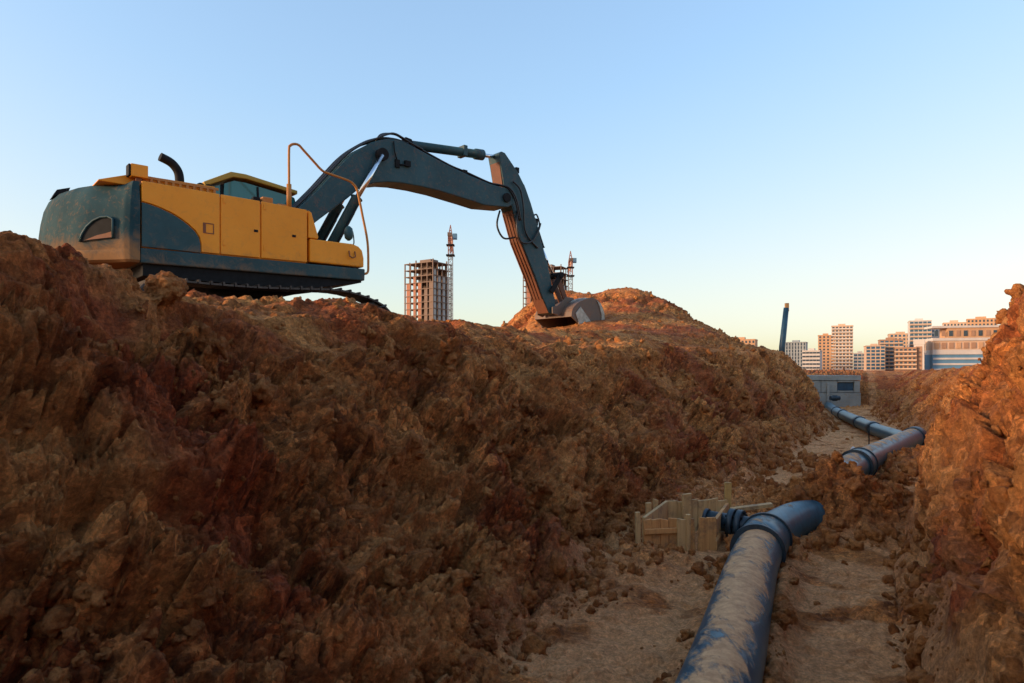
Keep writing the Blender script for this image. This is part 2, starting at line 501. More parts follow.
    # soil kinds: red clay, ochre clay, trodden dust on the floor
    red = sstep(.02, .30, fbm(U * .55 + 3, V * .55, 4, 71) + .25 * fbm(UG * 3, VG * .8, 3, 72)) 
    def spot(s0, p0, ss, pp, a): return a * np.exp(-((S - s0) / ss) ** 2 - ((P - p0) / pp) ** 2)
    warp = fbm(UG * 2.2, VG * .9, 3, 75)
    red = np.clip(red * .75 + (spot(2.4, 3.3, .5, .75, 1.5) + spot(2.2, 2.5, .35, .4, 1.2) + spot(13, -2.6, 2.5, .8, .9) + spot(5.0, -1.3, 2.2, .8, .55)) * sstep(-.25, .15, warp), 0, 1) * sstep(.0, .4, bank)
    och = sstep(.06, .34, fbm(U * .8 + 9, V * .8 + 4, 4, 73) + .2 * ah)
    och = np.clip(och * .8 + (spot(20, 1.8, 3, 1.2, 1.0) + spot(7.2, -1.0, 1.0, .5, .4) + spot(9, 3.2, 1.2, .7, .7)) * sstep(-.3, .1, warp), 0, 1)
    dust = (1 - bank) * (1 - slump) * sstep(-.35, .05, fbm(u * 2.1, v * 1.5, 4, 74) + .25 * np.exp(-((P - 1.0) / .6) ** 2))
    dust = np.where(dist > 40, 0, dust)
    for nm, arr in (('red', red), ('ochre', och), ('dust', dust), ('cloddy', .55 + .45 * rough)):
        at_ = me.attributes.new(nm, 'FLOAT', 'POINT')
        at_.data.foreach_set('value', arr.reshape(-1).astype(np.float32))
    o = bpy.data.objects.new('ground', me)
    C.objects.link(o)
    o['kind'] = 'structure'
    return o, (S1, Q1, co.reshape(nr, nc, 3), ns, npp, nz, bank, slump)

m, n, l, p = mat_new('clay_soil')
tc = n.new('ShaderNodeTexCoord').outputs['Object']
def attr(nm):
    a = n.new('ShaderNodeAttribute'); a.attribute_name = nm
    return a.outputs['Fac']
fa = noise(n, l, 2.2, 10, .68, tc, .3)
fb = noise(n, l, 14, 8, .7, tc)
base = ramp(n, l, fa, [(.28, (.19, .056, .014)), (.48, (.43, .160, .044)), (.72, (.60, .275, .088))])
fr = math_n(n, l, 'ADD', attr('red'), math_n(n, l, 'MULTIPLY', math_n(n, l, 'SUBTRACT', fb, .5), .9), True)
base = mixc(n, l, math_n(n, l, 'MULTIPLY', fr, .8), base, (.30, .058, .02))
fo = math_n(n, l, 'ADD', attr('ochre'), math_n(n, l, 'MULTIPLY', math_n(n, l, 'SUBTRACT', fb, .55), 1.0), True)
base = mixc(n, l, math_n(n, l, 'MULTIPLY', fo, .75), base, (.66, .31, .098))
fd = math_n(n, l, 'MULTIPLY', attr('dust'), math_n(n, l, 'ADD', math_n(n, l, 'MULTIPLY', fb, .9), math_n(n, l, 'MULTIPLY', fa, .9)), True)
base = mixc(n, l, fd, base, (.80, .405, .175))
fc = noise(n, l, 55, 6, .7, tc)
base = mixc(n, l, .8, base, ramp(n, l, fc, [(.3, (.48, .45, .42)), (.7, (1.4, 1.4, 1.4))]), 'MULTIPLY')
base = mixc(n, l, .7, base, ramp(n, l, noise(n, l, 19, 8, .75, tc, .5), [(.34, (.52, .47, .43)), (.66, (1.35, 1.35, 1.35))]), 'MULTIPLY')
l.new(base, p.inputs['Base Color'])
p.inputs['Roughness'].default_value = .92
p.inputs['Specular IOR Level'].default_value = .25
# mixed clods: every crumb has its own tint and its own rounded relief
wv_ = n.new('ShaderNodeTexNoise'); wv_.inputs['Scale'].default_value = 9; wv_.inputs['Detail'].default_value = 4; l.new(tc, wv_.inputs['Vector'])
wa = n.new('ShaderNodeVectorMath'); wa.operation = 'MULTIPLY_ADD'; l.new(wv_.outputs['Color'], wa.inputs[0]); wa.inputs[1].default_value = (.10, .10, .10); l.new(tc, wa.inputs[2])
def voro(scale):
    t = n.new('ShaderNodeTexVoronoi'); t.inputs['Scale'].default_value = scale
    l.new(wa.outputs[0], t.inputs['Vector'])
    return t
v1, v2 = voro(13), voro(38)
notfloor = math_n(n, l, 'MULTIPLY', math_n(n, l, 'SUBTRACT', 1.0, attr('dust'), True), attr('cloddy'))
for vt, amt in ((v1, .75), (v2, .6)):
    sepc = n.new('ShaderNodeSeparateColor'); l.new(vt.outputs['Color'], sepc.inputs[0])
    tintc = ramp(n, l, sepc.outputs[0], [(0, (.48, .41, .36)), (.5, (1.0, .97, .94)), (1, (1.65, 1.55, 1.45))])
    base = mixc(n, l, math_n(n, l, 'MULTIPLY', notfloor, amt), base, tintc, 'MULTIPLY')
l.new(base, p.inputs['Base Color'])
hv = math_n(n, l, 'ADD', math_n(n, l, 'MULTIPLY', v1.outputs['Distance'], -1.0), math_n(n, l, 'MULTIPLY', v2.outputs['Distance'], -.55))
nb = bump(n, l, math_n(n, l, 'MULTIPLY', hv, notfloor), .8, .035)
nb = bump(n, l, noise(n, l, 26, 9, .76, tc, .4), .9, .04, nb)
nb = bump(n, l, noise(n, l, 120, 6, .75, tc), .9, .012, nb)
l.new(nb, p.inputs['Normal'])
M['soil'] = m

ground, GR = build_ground()
ground.data.materials.append(M['soil'])

def ground_z(X, Y):
    """height of the finished ground near a world point (nearest grid vertex)"""
    S1, Q1, co = GR[0], GR[1], GR[2]
    s, pp = sp(X, Y)
    i = int(np.argmin(abs(S1 - s)))
    row = co[i]
    j = int(np.argmin((row[:, 0] - X) ** 2 + (row[:, 1] - Y) ** 2))
    return float(row[j, 2])

# ------------------------------------------------------------------ loose clods on the banks and along their feet
def clod_shapes(sub, count, seed):
    import bmesh
    from mathutils import noise as mn
    out = []
    for k in range(count):
        bm = bmesh.new()
        bmesh.ops.create_icosphere(bm, subdivisions=sub, radius=1)
        off = Vector((k * 7.3 + seed, k * 3.1, 1.7))
        for v in bm.verts:
            a = mn.noise(v.co * 1.1 + off); b = mn.noise(v.co * 2.6 + off); c = mn.noise(v.co * 5.5 + off)
            cell = mn.cell(v.co * 1.4 + off)
            v.co *= 1 + .36 * a + .30 * b + .20 * c + .30 * (cell - .5)
        vs = np.array([v.co[:] for v in bm.verts], np.float32)
        fs = np.array([[v.index for v in f.verts] for f in bm.faces], np.int32)
        bm.free()
        out.append((vs, fs))
    return out

def build_clods():
    g = np.random.default_rng(5)
    S1, Q1, co, ns, npp, nz, bank, slump = GR
    i0, i1 = int(np.argmin(abs(S1 - .7))), int(np.argmin(abs(S1 - 30)))
    j0, j1 = int(np.argmin(abs(Q1 + 3.2))), int(np.argmin(abs(Q1 - 13)))
    pts = co[i0:i1, j0:j1]
    ex = np.linalg.norm(np.diff(pts, axis=0), axis=2)[:, :-1]; ey = np.linalg.norm(np.diff(pts, axis=1), axis=2)[:-1]
    area = np.clip(ex * ey, 0, .05).ravel()
    P0 = pts[:-1, :-1].reshape(-1, 3)
    d = np.linalg.norm(P0 - np.array([0, 0, CAM_Z], np.float32), axis=1)
    bk = bank[i0:i1, j0:j1][:-1, :-1].ravel(); slm = slump[i0:i1, j0:j1][:-1, :-1].ravel()
    clump = sstep(-.1, .35, fbm(P0[:, 0] * 1.3, P0[:, 1] * 1.3 + P0[:, 2], 3, 91))
    foot = np.exp(-((P0[:, 2] - .12) / .22) ** 2)
    keep = .07 * (bk > .5) + .8 * clump * (bk > .3) + 2.0 * foot * (bk > .02) + 1.6 * (slm > .2) + .025
    vsets = {1: clod_shapes(2, 10, 1), 2: clod_shapes(3, 10, 50)}
    V, Fc = [], []
    nv = 0
    for lo, hi, cnt, smin, smax, sub in ((1.9, 5, 7500, .007, .030, 1), (1.9, 7, 1100, .03, .09, 2), (5, 11, 6500, .012, .055, 1), (6, 14, 700, .06, .13, 2), (11, 30, 3200, .03, .12, 1)):
        w = area * keep * ((d > lo) & (d < hi)) 
        w = np.where(area > .045, 0, w)
        idx = g.choice(len(w), cnt, p=w / w.sum())
        size = smin * (smax / smin) ** (g.random(cnt) ** 1.9)
        for k, (ii, sz) in enumerate(zip(idx, size)):
            vs, fs = vsets[sub][g.integers(10)]
            e = Euler(g.random(3) * 6.283).to_matrix()
            m3 = np.array(e, np.float32)
            sc = np.array([1, .6 + .5 * g.random(), .5 + .4 * g.random()], np.float32) * sz
            V.append((vs * sc) @ m3.T + P0[ii] + np.array([0, 0, sz * (.22 if P0[ii][2] < .15 else -.12)], np.float32))
            Fc.append(fs + nv); nv += len(vs)
    V = np.concatenate(V); Fc = np.concatenate(Fc)
    me = bpy.data.meshes.new('loose_clods')
    me.vertices.add(len(V)); me.vertices.foreach_set('co', V.ravel())
    me.loops.add(Fc.size); me.loops.foreach_set('vertex_index', Fc.ravel())
    me.polygons.add(len(Fc)); me.polygons.foreach_set('loop_start', np.arange(0, Fc.size, 3, dtype=np.int32))
    me.update(calc_edges=True)
    o = bpy.data.objects.new('loose_clods', me)
    C.objects.link(o)
    me.materials.append(M['soil'])
    tag(o, 'crumbled brown clay clods strewn over the trench banks and floor', 'soil clods', kind='stuff')
build_clods()

# ------------------------------------------------------------------ the excavator (x forward, y to its left, z up from its tracks)
EX = empty('excavator', (-5.81, 14.94, CAM_Z + .66), R(41.28))
tag(EX, 'yellow and dark teal crawler excavator on the spoil bank, its bucket digging the heap', 'excavator')

def track(y0, y1):
    # a closed belt round the sprocket and the idler, with raised shoes
    tr = MB().prism([(-2.0, .18), (2.1, .18), (2.2, .5), (1.9, .78), (-1.9, .74), (-2.2, .5)], y0 + .1, y1 - .1).build('track', M['track'], EX, .02)
    path = [(p_.x, p_.z) for p_ in smooth_path([(-2.62, 0, .5), (-2.45, 0, .83), (-2.1, 0, .95), (-1.2, 0, .95), (-.3, 0, .96), (.5, 0, 1.0), (1.2, 0, 1.035), (1.65, 0, 1.0), (2.14, 0, .88), (2.48, 0, .71), (2.62, 0, .45), (2.5, 0, .15), (2.2, 0, .035), (1.0, 0, .035), (-1.0, 0, .035), (-2.1, 0, .035), (-2.45, 0, .16), (-2.6, 0, .42)], 8)]
    b = MB()
    n = len(path)
    L = [0]
    for k in range(n): L.append(L[-1] + math.dist(path[k], path[(k + 1) % n]))
    step = L[-1] / 52
    def P(t):
        t %= L[-1]
        for k in range(n):
            if L[k + 1] >= t:
                f = (t - L[k]) / (L[k + 1] - L[k]); a, c = path[k], path[(k + 1) % n]
                return a[0] + (c[0] - a[0]) * f, a[1] + (c[1] - a[1]) * f
    for k in range(52):
        a, c = P(k * step + .012), P((k + 1) * step - .012)
        dx, dz = c[0] - a[0], c[1] - a[1]; q = math.hypot(dx, dz); nx, nz_ = -dz / q, dx / q
        b.prism([a, c, (c[0] - nx * -.0 + nx * .035, c[1] + nz_ * .035), (a[0] + nx * .035, a[1] + nz_ * .035)], y0, y1)
        b.prism([(a[0] + nx * .035, a[1] + nz_ * .035), (a[0] + dx * .2 + nx * .035, a[1] + dz * .2 + nz_ * .035), (a[0] + dx * .15 + nx * .075, a[1] + dz * .15 + nz_ * .075), (a[0] + nx * .075, a[1] + nz_ * .075)], y0, y1)
    b.build('track_belt', M['track'], tr)
    MB().disc((2.1, (y0 + y1) / 2, .46), (0, 1, 0), .40, y1 - y0 - .16, 28).build('idler_wheel', M['track'], tr, .02)
    MB().disc((-2.15, (y0 + y1) / 2, .5), (0, 1, 0), .44, y1 - y0 - .16, 28).build('sprocket', M['track'], tr, .02)
    for k in range(8):
        MB().disc((-1.6 + k * .46, (y0 + y1) / 2, .17), (0, 1, 0), .13, y1 - y0 - .12, 16).build('roller', M['track'], tr)
track(-1.78, -1.18)
track(1.18, 1.78)
MB().prism([(-1.2, .4), (1.3, .4), (1.0, .82), (-.9, .82)], -1.2, 1.2).build('undercarriage_frame', M['black'], EX, .03)
MB().disc((0, 0, .95), (0, 0, 1), .75, .3, 36).build('slew_ring', M['black'], EX)

# upper works
MB().prism([(-2.35, 1.07), (.9, 1.04), (1.12, 1.14), (2.08, 1.32), (2.08, 1.36), (-2.35, 1.30)], -1.32, 1.32).build('belly_plate', M['black'], EX, .01)
MB().prism([(-2.40, 1.29), (2.12, 1.36), (2.13, 1.625), (-2.40, 1.565)], -1.4, 1.4).build('main_frame', M['teal_frame'], EX, .025)
MB().prism([(-2.38, 1.57), (.76, 1.6), (.76, 2.70), (-2.38, 2.74)], -1.36, -.42).build('right_body', M['yellow'], EX, .02)
MB().prism([(-2.38, 1.57), (-.95, 1.59), (-.95, 2.70), (-2.38, 2.74)], -.42, 1.38).build('engine_bay', M['yellow'], EX, .02)
def panel(name, poly, mat, y=-1.40, w=.05):
    return MB().prism(poly, y, y + w).build(name, mat, EX, .014)
arc = [(-2.38, 2.405), (-2.2, 2.375), (-2.04, 2.33), (-1.86, 2.265), (-1.7, 2.18), (-1.57, 2.09), (-1.46, 1.995), (-1.39, 1.89), (-1.36, 1.77), (-1.355, 1.60)]
rp = panel('rear_door', arc[:] + [(-1.02, 1.605), (-1.02, 2.765), (-2.38, 2.775)], M['yellow'])
tag(rp, 'yellow rear door with a curved lower edge')
tp = panel('lower_door', [(-2.38, 1.585)] + [(x - (.012 if i else 0), z - .014) for i, (x, z) in enumerate(arc)], M['teal'], -1.397)
tag(tp, 'dark teal swoosh panel under the yellow door')
d1 = panel('side_door', [(-1.0, 1.605), (-.235, 1.615), (-.235, 2.76), (-1.0, 2.765)], M['yellow'])
d2 = panel('side_door', [(-.21, 1.615), (.76, 1.63), (.76, 2.735), (-.21, 2.76)], M['yellow'])
hb = MB()
hb.box(-1.33, -1.13, -1.409, -1.40, 1.97, 1.985); hb.box(-1.33, -1.13, -1.409, -1.40, 2.155, 2.17); hb.box(-1.33, -1.315, -1.409, -1.40, 1.985, 2.155); hb.box(-1.145, -1.13, -1.409, -1.40, 1.985, 2.155)
hb.box(-1.315, -1.28, -1.412, -1.40, 1.99, 2.15)
hb.build('handle', M['rust'], rp)
for dr, x_ in ((d1, -.96), (d2, -.17)):
    for z_ in (1.78, 2.6): MB().box(x_, x_ + .05, -1.412, -1.40, z_, z_ + .10).build('hinge', M['yellow'], dr, .004)
    MB().box(x_ + .60, x_ + .68, -1.410, -1.40, 2.12, 2.17).build('latch', M['black'], dr, .004)
MB().prism([(.79, 2.735), (.86, 2.70), (1.02, 2.19), (1.0, 2.15), (.79, 2.15)], -1.4, -.45).build('corner_guard', M['yellow'], EX, .02)
tb = MB().prism([(.82, 1.645), (2.10, 1.655), (2.10, 1.86), (2.06, 2.03), (1.97, 2.11), (1.83, 2.15), (.82, 2.14)], -1.4, -.5).build('tool_box', M['yellow'], EX, .03)
MB().tube([(1.72, -1.42, 1.98), (1.72, -1.45, 1.86), (1.78, -1.46, 1.83), (1.86, -1.45, 1.86), (1.86, -1.42, 1.98)], .014, 6).build('latch', M['rust'], tb)

# counterweight: curved in plan, rounded upper edge, recess on its near side drawn as a dark plate
def counterweight():
    prof = [(-2.41, -1.405), (-2.56, -1.40), (-2.66, -1.33), (-2.74, -1.22), (-3.26, -.66), (-3.50, -.15), (-3.63, .35), (-3.67, .8), (-3.60, 1.15), (-3.35, 1.35), (-2.9, 1.40), (-2.41, 1.4)]
    pl = []
    for i in range(len(prof) - 1):
        for k in range(4):
            t = k / 4; pl.append((prof[i][0] * (1 - t) + prof[i + 1][0] * t, prof[i][1] * (1 - t) + prof[i + 1][1] * t))
    pl.append(prof[-1])
    zs = [(1.30, -.12), (1.34, -.04), (1.44, 0), (1.50, 0), (1.52, -.012), (1.54, 0), (1.9, .0), (2.15, -.03), (2.4, -.08), (2.6, -.16), (2.70, -.24), (2.76, -.34)]
    v, f = [], []
    n = len(pl)
    for z, off in zs:
        for x, y in pl:
            k = max(0, min(1, (-x - 2.5) / .4))
            vx = x + (-off) * k * 1.0
            rise = .16 * max(0, -x - 2.6) * 0
            v.append((vx, y * (1 - .03 * (abs(off) > .08)), z + rise))
    for j in range(len(zs) - 1):
        for i in range(n - 1):
            a = j * n + i
            f.append((a, a + n, a + n + 1, a + 1))
    f.append(tuple((len(zs) - 1) * n + i for i in range(n)))
    f.append(tuple(reversed(range(n))))
    f.append(tuple([j * n for j in range(len(zs))] + [j * n + n - 1 for j in reversed(range(len(zs)))]))
    o = MB().add(v, f, True).build('counterweight', M['cw'], EX)
    e = o.modifiers.new('edge', 'EDGE_SPLIT'); e.split_angle = R(40)
    return o
M['cw'] = painted('counterweight_paint', (.014, .042, .052), (.032, .078, .09), .8, 1.86, .45)
M['cw'].node_tree.nodes['Principled BSDF'].inputs['Specular IOR Level'].default_value = .12
CWT = counterweight()
# near rear recess: arched black plate stands in for its shade, clay on it
def on_cw(t):
    """a point on the near rear quarter, t metres from the arris"""
    a, b = Vector((-2.74, -1.22)), Vector((-3.26, -.66))
    d = (b - a); L = d.length; d.normalize()
    nrm = Vector((-d.y, d.x)) if (-d.y) < 0 else Vector((d.y, -d.x))
    return a + d * t, d, nrm
def cw_plate(name, poly, out0, out1, mat, parent):
    v = []
    for o_ in (out0, out1):
        for t, z in poly:
            q, d, nrm = on_cw(t)
            v.append((q.x + nrm.x * o_, q.y + nrm.y * o_, z))
    n = len(poly)
    f = [tuple(range(n)), tuple(range(2 * n - 1, n - 1, -1))] + [(i, i + n, (i + 1) % n + n, (i + 1) % n) for i in range(n)]
    return MB().add(v, f).build(name, mat, parent)
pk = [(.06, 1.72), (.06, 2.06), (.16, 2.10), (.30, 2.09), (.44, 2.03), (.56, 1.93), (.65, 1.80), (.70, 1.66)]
cw_plate('pocket_shade', pk, -.05, .026, M['black'], CWT)  # no hollow is cut: the recess shade is this raised black plate
pin = [(.08, 1.73), (.09, 1.83), (.2, 1.80), (.36, 1.77), (.5, 1.72), (.60, 1.685)]
cw_plate('pocket_clay', pin, .0, .034, M['rust'], CWT)
rim = MB()
q0 = []
for t, z in pk:
    q, d, nrm = on_cw(t); q0.append((q.x + nrm.x * .03, q.y + nrm.y * .03, z))
rim.tube(q0, .022, 6).build('pocket_rim', M['teal'], CWT)
for z0, z1 in ():
    pts = [(-3.02, -.80 + .0, z0), (-3.22, -.42, z1 - .02), (-3.385, .05, z1), (-3.43, .45, z1), (-3.36, .95, z1 - .02)] if z1 > 2.3 else [(-3.385, -.12, z0 + .1), (-3.41, .1, z1), (-3.43, .45, z1), (-3.36, .95, z1 - .03)]
    MB().tube(smooth_path(pts, 5), .016, 6).build('trim_groove', M['black'], CWT)

# engine hood, slotted guard, exhaust, work light, rear lamp
MB().prism([(-3.0, 2.76), (-2.45, 2.96), (-1.0, 2.98), (-.95, 2.72), (-3.0, 2.74)], -1.05, 1.1).build('engine_hood', M['yellow'], EX, .03)
gd = MB()
gd.box(-2.3, -.95, -1.12, -1.09, 2.90, 2.945); gd.box(-2.3, -.95, -1.12, -1.09, 2.74, 2.80)
x = -2.3
while x < -.95:
    gd.box(x, x + .045, -1.12, -1.09, 2.80, 2.90); x += .125
gd.build('slotted_guard', M['rail'], EX)
wlt = MB().box(-2.52, -2.24, -1.25, -1.02, 2.87, 3.10).build('work_light', M['yellow'], EX, .012)
MB().box(-2.56, -2.525, -1.24, -1.03, 2.88, 3.09).build('lamp_glass', M['black'], wlt, .01)
MB().box(-2.43, -2.33, -1.19, -1.09, 2.74, 2.87).build('bracket', M['rust'], wlt)
MB().tube(smooth_path([(-1.5, -.5, 2.8), (-1.5, -.5, 3.15), (-1.54, -.5, 3.32), (-1.66, -.5, 3.45), (-1.86, -.52, 3.52)], 5), .085, 14).build('exhaust_pipe', M['black'], EX)
for x in (-1.15, -1.0): MB().disc((x, -.6, 3.02), (0, 1, 0), .09, .16, 16).build('filter_cap', M['black'], EX)
rl = MB().prism([(-3.50, 2.64), (-3.22, 2.82), (-3.20, 2.88), (-3.42, 2.80)], .45, .8)
rl.bar((-3.38, .5, 2.6), (-3.36, .5, 2.74), .05, .05).bar((-3.25, .75, 2.68), (-3.25, .75, 2.82), .05, .05)
rl.build('rear_lamp', M['black'], EX, .008)

# cab on the far side
CY0, CY1 = .42, 1.36
cab = MB().prism([(-.80, 1.62), (1.52, 1.62), (1.56, 2.45), (1.30, 3.44), (.12, 3.58), (-.12, 3.58), (-.72, 3.28)], CY0 + .03, CY1).build('cab', M['black'], EX, .03)
MB().prism([(-.74, 3.33), (-.16, 3.63), (.12, 3.645), (1.33, 3.50), (1.33, 3.59), (.12, 3.75), (-.20, 3.745), (-.78, 3.42)], CY0 - .06, CY1 + .05).build('cab_roof', M['olive'], cab, .02)
MB().prism([(-.36, 2.6), (1.46, 2.6), (1.25, 3.43), (.12, 3.57), (-.12, 3.57), (-.33, 3.47)], CY0, CY0 + .02).build('side_window', M['glass'], cab)
MB().prism([(-.70, 2.6), (-.42, 2.6), (-.42, 3.42), (-.70, 3.28)], CY0, CY0 + .02).build('quarter_window', M['glass'], cab)
MB().bar((.45, CY0 - .01, 2.6), (.40, CY0 - .01, 3.52), .04, .03).build('pillar', M['black'], cab)
cp = MB().box(-.02, .2, -.98, -.78, 2.72, 2.97)
cp.box(.3, .5, -.98, -.8, 2.70, 2.88)
cp.build('filler_cover', M['rail'], EX, .015)
MB().box(-.2, -.05, -.95, -.8, 2.7, 2.95).build('breather', M['black'], EX, .02)

# handrail and mirror
yr = -1.34
MB().tube(smooth_path([(.39, yr, 2.74), (.39, yr, 3.3), (.39, yr, 3.93), (.42, yr, 4.03), (.50, yr, 4.08), (.60, yr, 4.08), (.70, yr, 4.0), (.96, yr, 3.78), (1.08, yr, 3.68), (1.22, yr, 3.62), (1.72, yr, 3.55), (1.88, yr, 3.48), (1.97, yr, 3.34), (2.10, yr, 2.8), (2.22, yr, 2.25), (2.24, yr, 1.72), (2.22, yr, 1.56), (2.13, yr, 1.52)], 4), .027, 8).build('handrail', M['rail'], EX)
MB().tube([(.39, yr, 2.70), (.39, yr, 3.22)], .05, 10).build('rail_socket', M['rail'], EX)
mr = MB().tube(smooth_path([(1.86, -1.25, 2.1), (1.93, -1.25, 2.2), (1.9, -1.25, 2.45), (1.84, -1.25, 2.5)], 4), .013, 6).build('mirror_arm', M['black'], EX)
MB().tube([(1.80, -1.25, 2.24), (1.80, -1.25, 2.29), (1.80, -1.25, 2.38), (1.80, -1.25, 2.51), (1.80, -1.25, 2.56)], [.03, .085, .10, .085, .03], 12).build('mirror', M['teal'], mr)

# boom
BT = [(.48, 2.42), (1.0, 2.95), (1.51, 3.50), (1.81, 3.86), (2.19, 4.32), (2.42, 4.55), (2.66, 4.74), (2.9, 4.9), (3.13, 5.01), (3.35, 5.09), (3.56, 5.12), (3.78, 5.13), (4.0, 5.09), (4.61, 4.94), (5.25, 4.79), (5.92, 4.67), (6.63, 4.57), (7.2, 4.55), (7.42, 4.48), (7.52, 4.32), (7.48, 4.12), (7.3, 4.02)]
BB = [(7.1, 4.0), (6.45, 3.94), (5.92, 3.99), (4.93, 4.07), (4.3, 4.085), (3.7, 4.065), (3.35, 4.02), (2.99, 3.93), (2.75, 3.83), (2.55, 3.70), (2.27, 3.44), (1.56, 2.84), (1.0, 2.35), (.6, 1.95), (.35, 1.95), (.3, 2.2)]
boom = MB().prism(BT + BB, -.33, .33).build('boom', M['teal_boom'], EX, .025)
MB().disc((3.14, 0, 4.63), (0, 1, 0), .15, .98, 20).build('pin_boss', M['black'], boom)
MB().disc((7.22, 0, 4.27), (0, 1, 0), .13, .78, 18).build('pin_boss', M['black'], boom)
br = MB()
for y in (-.17, .12): br.prism([(3.7, 5.08), (4.3, 4.98), (4.16, 5.30), (3.98, 5.32)], y, y + .05)
br.build('cylinder_bracket', M['black'], boom, .01)
jb = MB().box(3.55, 3.68, -.37, -.33, 4.42, 4.62).box(3.82, 3.98, -.40, -.33, 4.50, 4.64)
jb.tube([(3.5, -.36, 5.05), (3.52, -.37, 4.8), (3.6, -.36, 4.6)], .015, 6).tube([(3.66, -.36, 4.5), (3.8, -.38, 4.52), (3.9, -.37, 4.56)], .02, 6)
jb.build('pipe_clamp', M['black'], boom)
for s_ in (-1, 1):
    y = .45 * s_
    bc = MB().tube([(1.30, y, 1.35), (2.42, y, 3.42), (2.43, y, 3.44)], [.125, .125, .15], 16).build('boom_cylinder', M['teal_boom'], EX)
    MB().tube([(2.42, y, 3.42), (3.12, y, 4.60)], .062, 14).build('rod', M['chrome'], bc)
    MB().tube([(1.55, y - .13, 1.7), (2.36, y - .13, 3.2)], .02, 6).tube([(1.6, y + .1, 1.6), (2.42, y + .1, 3.1)], .02, 6).build('oil_line', M['black'], bc)
hs = []
for k, (y, o_) in enumerate(((-.24, .05), (-.15, .09), (-.05, .06), (.06, .08), (.16, .05))):
    pts = [(.7, y, 2.75 + o_)] + [(x - .05, y, z + o_ * .6) for x, z in BT[1:12:1]] + [(4.0, y, 5.10 + o_ * .6)]
    MB().tube(smooth_path(pts, 3), .026, 8).build('hose', M['rubber'], boom)
for k, y in enumerate((-.3, -.2, -.1)):
    h = .05 * k
    MB().tube(smooth_path([(3.05 + h, y, 5.03), (3.3, y, 5.18 + h * .6), (3.55 + h, y, 5.27 + h * .6), (3.8 + h, y, 5.22 + h * .6), (4.05 + h, y, 5.14), (4.4, y, 5.06)], 5), .026, 8).build('hose', M['rubber'], boom)
for k, y in enumerate((-.27, -.2)):
    MB().tube(smooth_path([(4.2, y, 5.10), (5.25, y, 4.84 + .02 * k), (5.8, y, 4.76), (6.63, y, 4.62), (7.0, y, 4.62), (7.3, y - .12, 4.55), (7.55, y - .14, 4.25), (7.75, y - .1, 3.7)], 5), .024, 8).build('hose', M['rubber'], boom)
MB().box(5.72, 5.86, -.3, .3, 4.70, 4.80).build('hose_clip', M['black'], boom)

# stick, its cylinder, the bucket cylinder and linkage
ST = [(7.02, 5.52), (7.12, 5.60), (7.25, 5.58), (7.74, 5.13), (8.05, 4.72), (8.26, 4.31), (8.50, 3.75), (8.67, 3.27), (8.96, 2.55), (9.26, 1.51), (9.28, 1.18), (9.18, 1.06), (9.02, 1.10), (8.74, 1.55), (8.42, 2.19), (7.86, 3.16), (7.55, 3.99), (7.24, 4.55), (7.1, 5.2)]
stick = MB().prism(ST, -.25, .25).build('stick', M['teal_boom'], EX, .02)
ib = MB()
for a, c in (((7.56, 3.93), (7.87, 3.12)), ((7.87, 3.12), (8.42, 2.15)), ((8.42, 2.15), (8.75, 1.52))):
    for y in (-.2, -.07, .06, .19):
        ib.bar((a[0] - .012, y, a[1] - .012), (c[0] - .012, y, c[1] - .012), .03, .03, (0, 1, 0))
ib.build('inner_rib', M['arm_rust'], stick)
MB().add([(7.535, -.23, 3.985), (7.535, .23, 3.985), (7.848, .23, 3.155), (7.848, -.23, 3.155), (8.405, .23, 2.183), (8.405, -.23, 2.183), (8.728, .23, 1.545), (8.728, -.23, 1.545), (9.0, .23, 1.10), (9.0, -.23, 1.10)], [(0, 1, 2, 3), (3, 2, 4, 5), (5, 4, 6, 7), (7, 6, 8, 9)]).build('inner_plate', M['arm_rust'], stick)
MB().add([(7.07, -.2, 5.3), (7.07, .2, 5.3), (7.2, .2, 4.6), (7.2, -.2, 4.6)], [(0, 1, 2, 3)]).build('top_plate', M['arm_rust'], stick)
sc_ = MB().tube([(3.98, 0, 5.17), (4.1, 0, 5.19), (6.35, 0, 5.42), (6.36, 0, 5.42), (6.62, 0, 5.445)], [.09, .12, .12, .15, .15], 16).build('stick_cylinder', M['teal_boom'], EX)
MB().tube([(6.6, 0, 5.44), (7.1, 0, 5.49)], .055, 12).build('rod', M['chrome'], sc_)
MB().box(5.85, 5.98, -.16, .16, 5.24, 5.54).build('clamp', M['teal_boom'], sc_, .02)
bcy = MB().tube([(7.95, 0, 5.05), (8.1, 0, 4.82), (8.92, 0, 3.1), (8.93, 0, 3.08)], [.05, .10, .10, .12], 14).build('bucket_cylinder', M['black'], EX)
MB().tube([(8.92, 0, 3.1), (9.42, 0, 2.28)], .05, 12).build('rod', M['chrome'], bcy)
for y in (-.32, .27): MB().bar((9.02, y, 1.72), (9.45, y, 2.28), .05, .16).build('rocker_link', M['black'], EX, .01)
for y in (-.14, .09): MB().bar((9.44, y, 2.28), (9.85, y, 1.52), .05, .18).build('bucket_link', M['arm_rust'], EX, .01)
MB().disc((9.44, 0, 2.28), (0, 1, 0), .09, .75, 14).build('link_pin', M['black'], EX)
MB().tube(smooth_path([(7.72, -.27, 4.0), (7.6, -.36, 3.55), (7.75, -.36, 3.1), (8.2, -.32, 3.15), (8.5, -.3, 3.5), (8.62, -.28, 3.75)], 5), .028, 8).build('hose', M['rubber'], stick)
MB().tube(smooth_path([(7.35, .1, 4.0), (7.2, .05, 3.55), (7.4, .0, 3.2), (7.75, -.1, 3.25)], 5), .028, 8).build('hose', M['rubber'], stick)
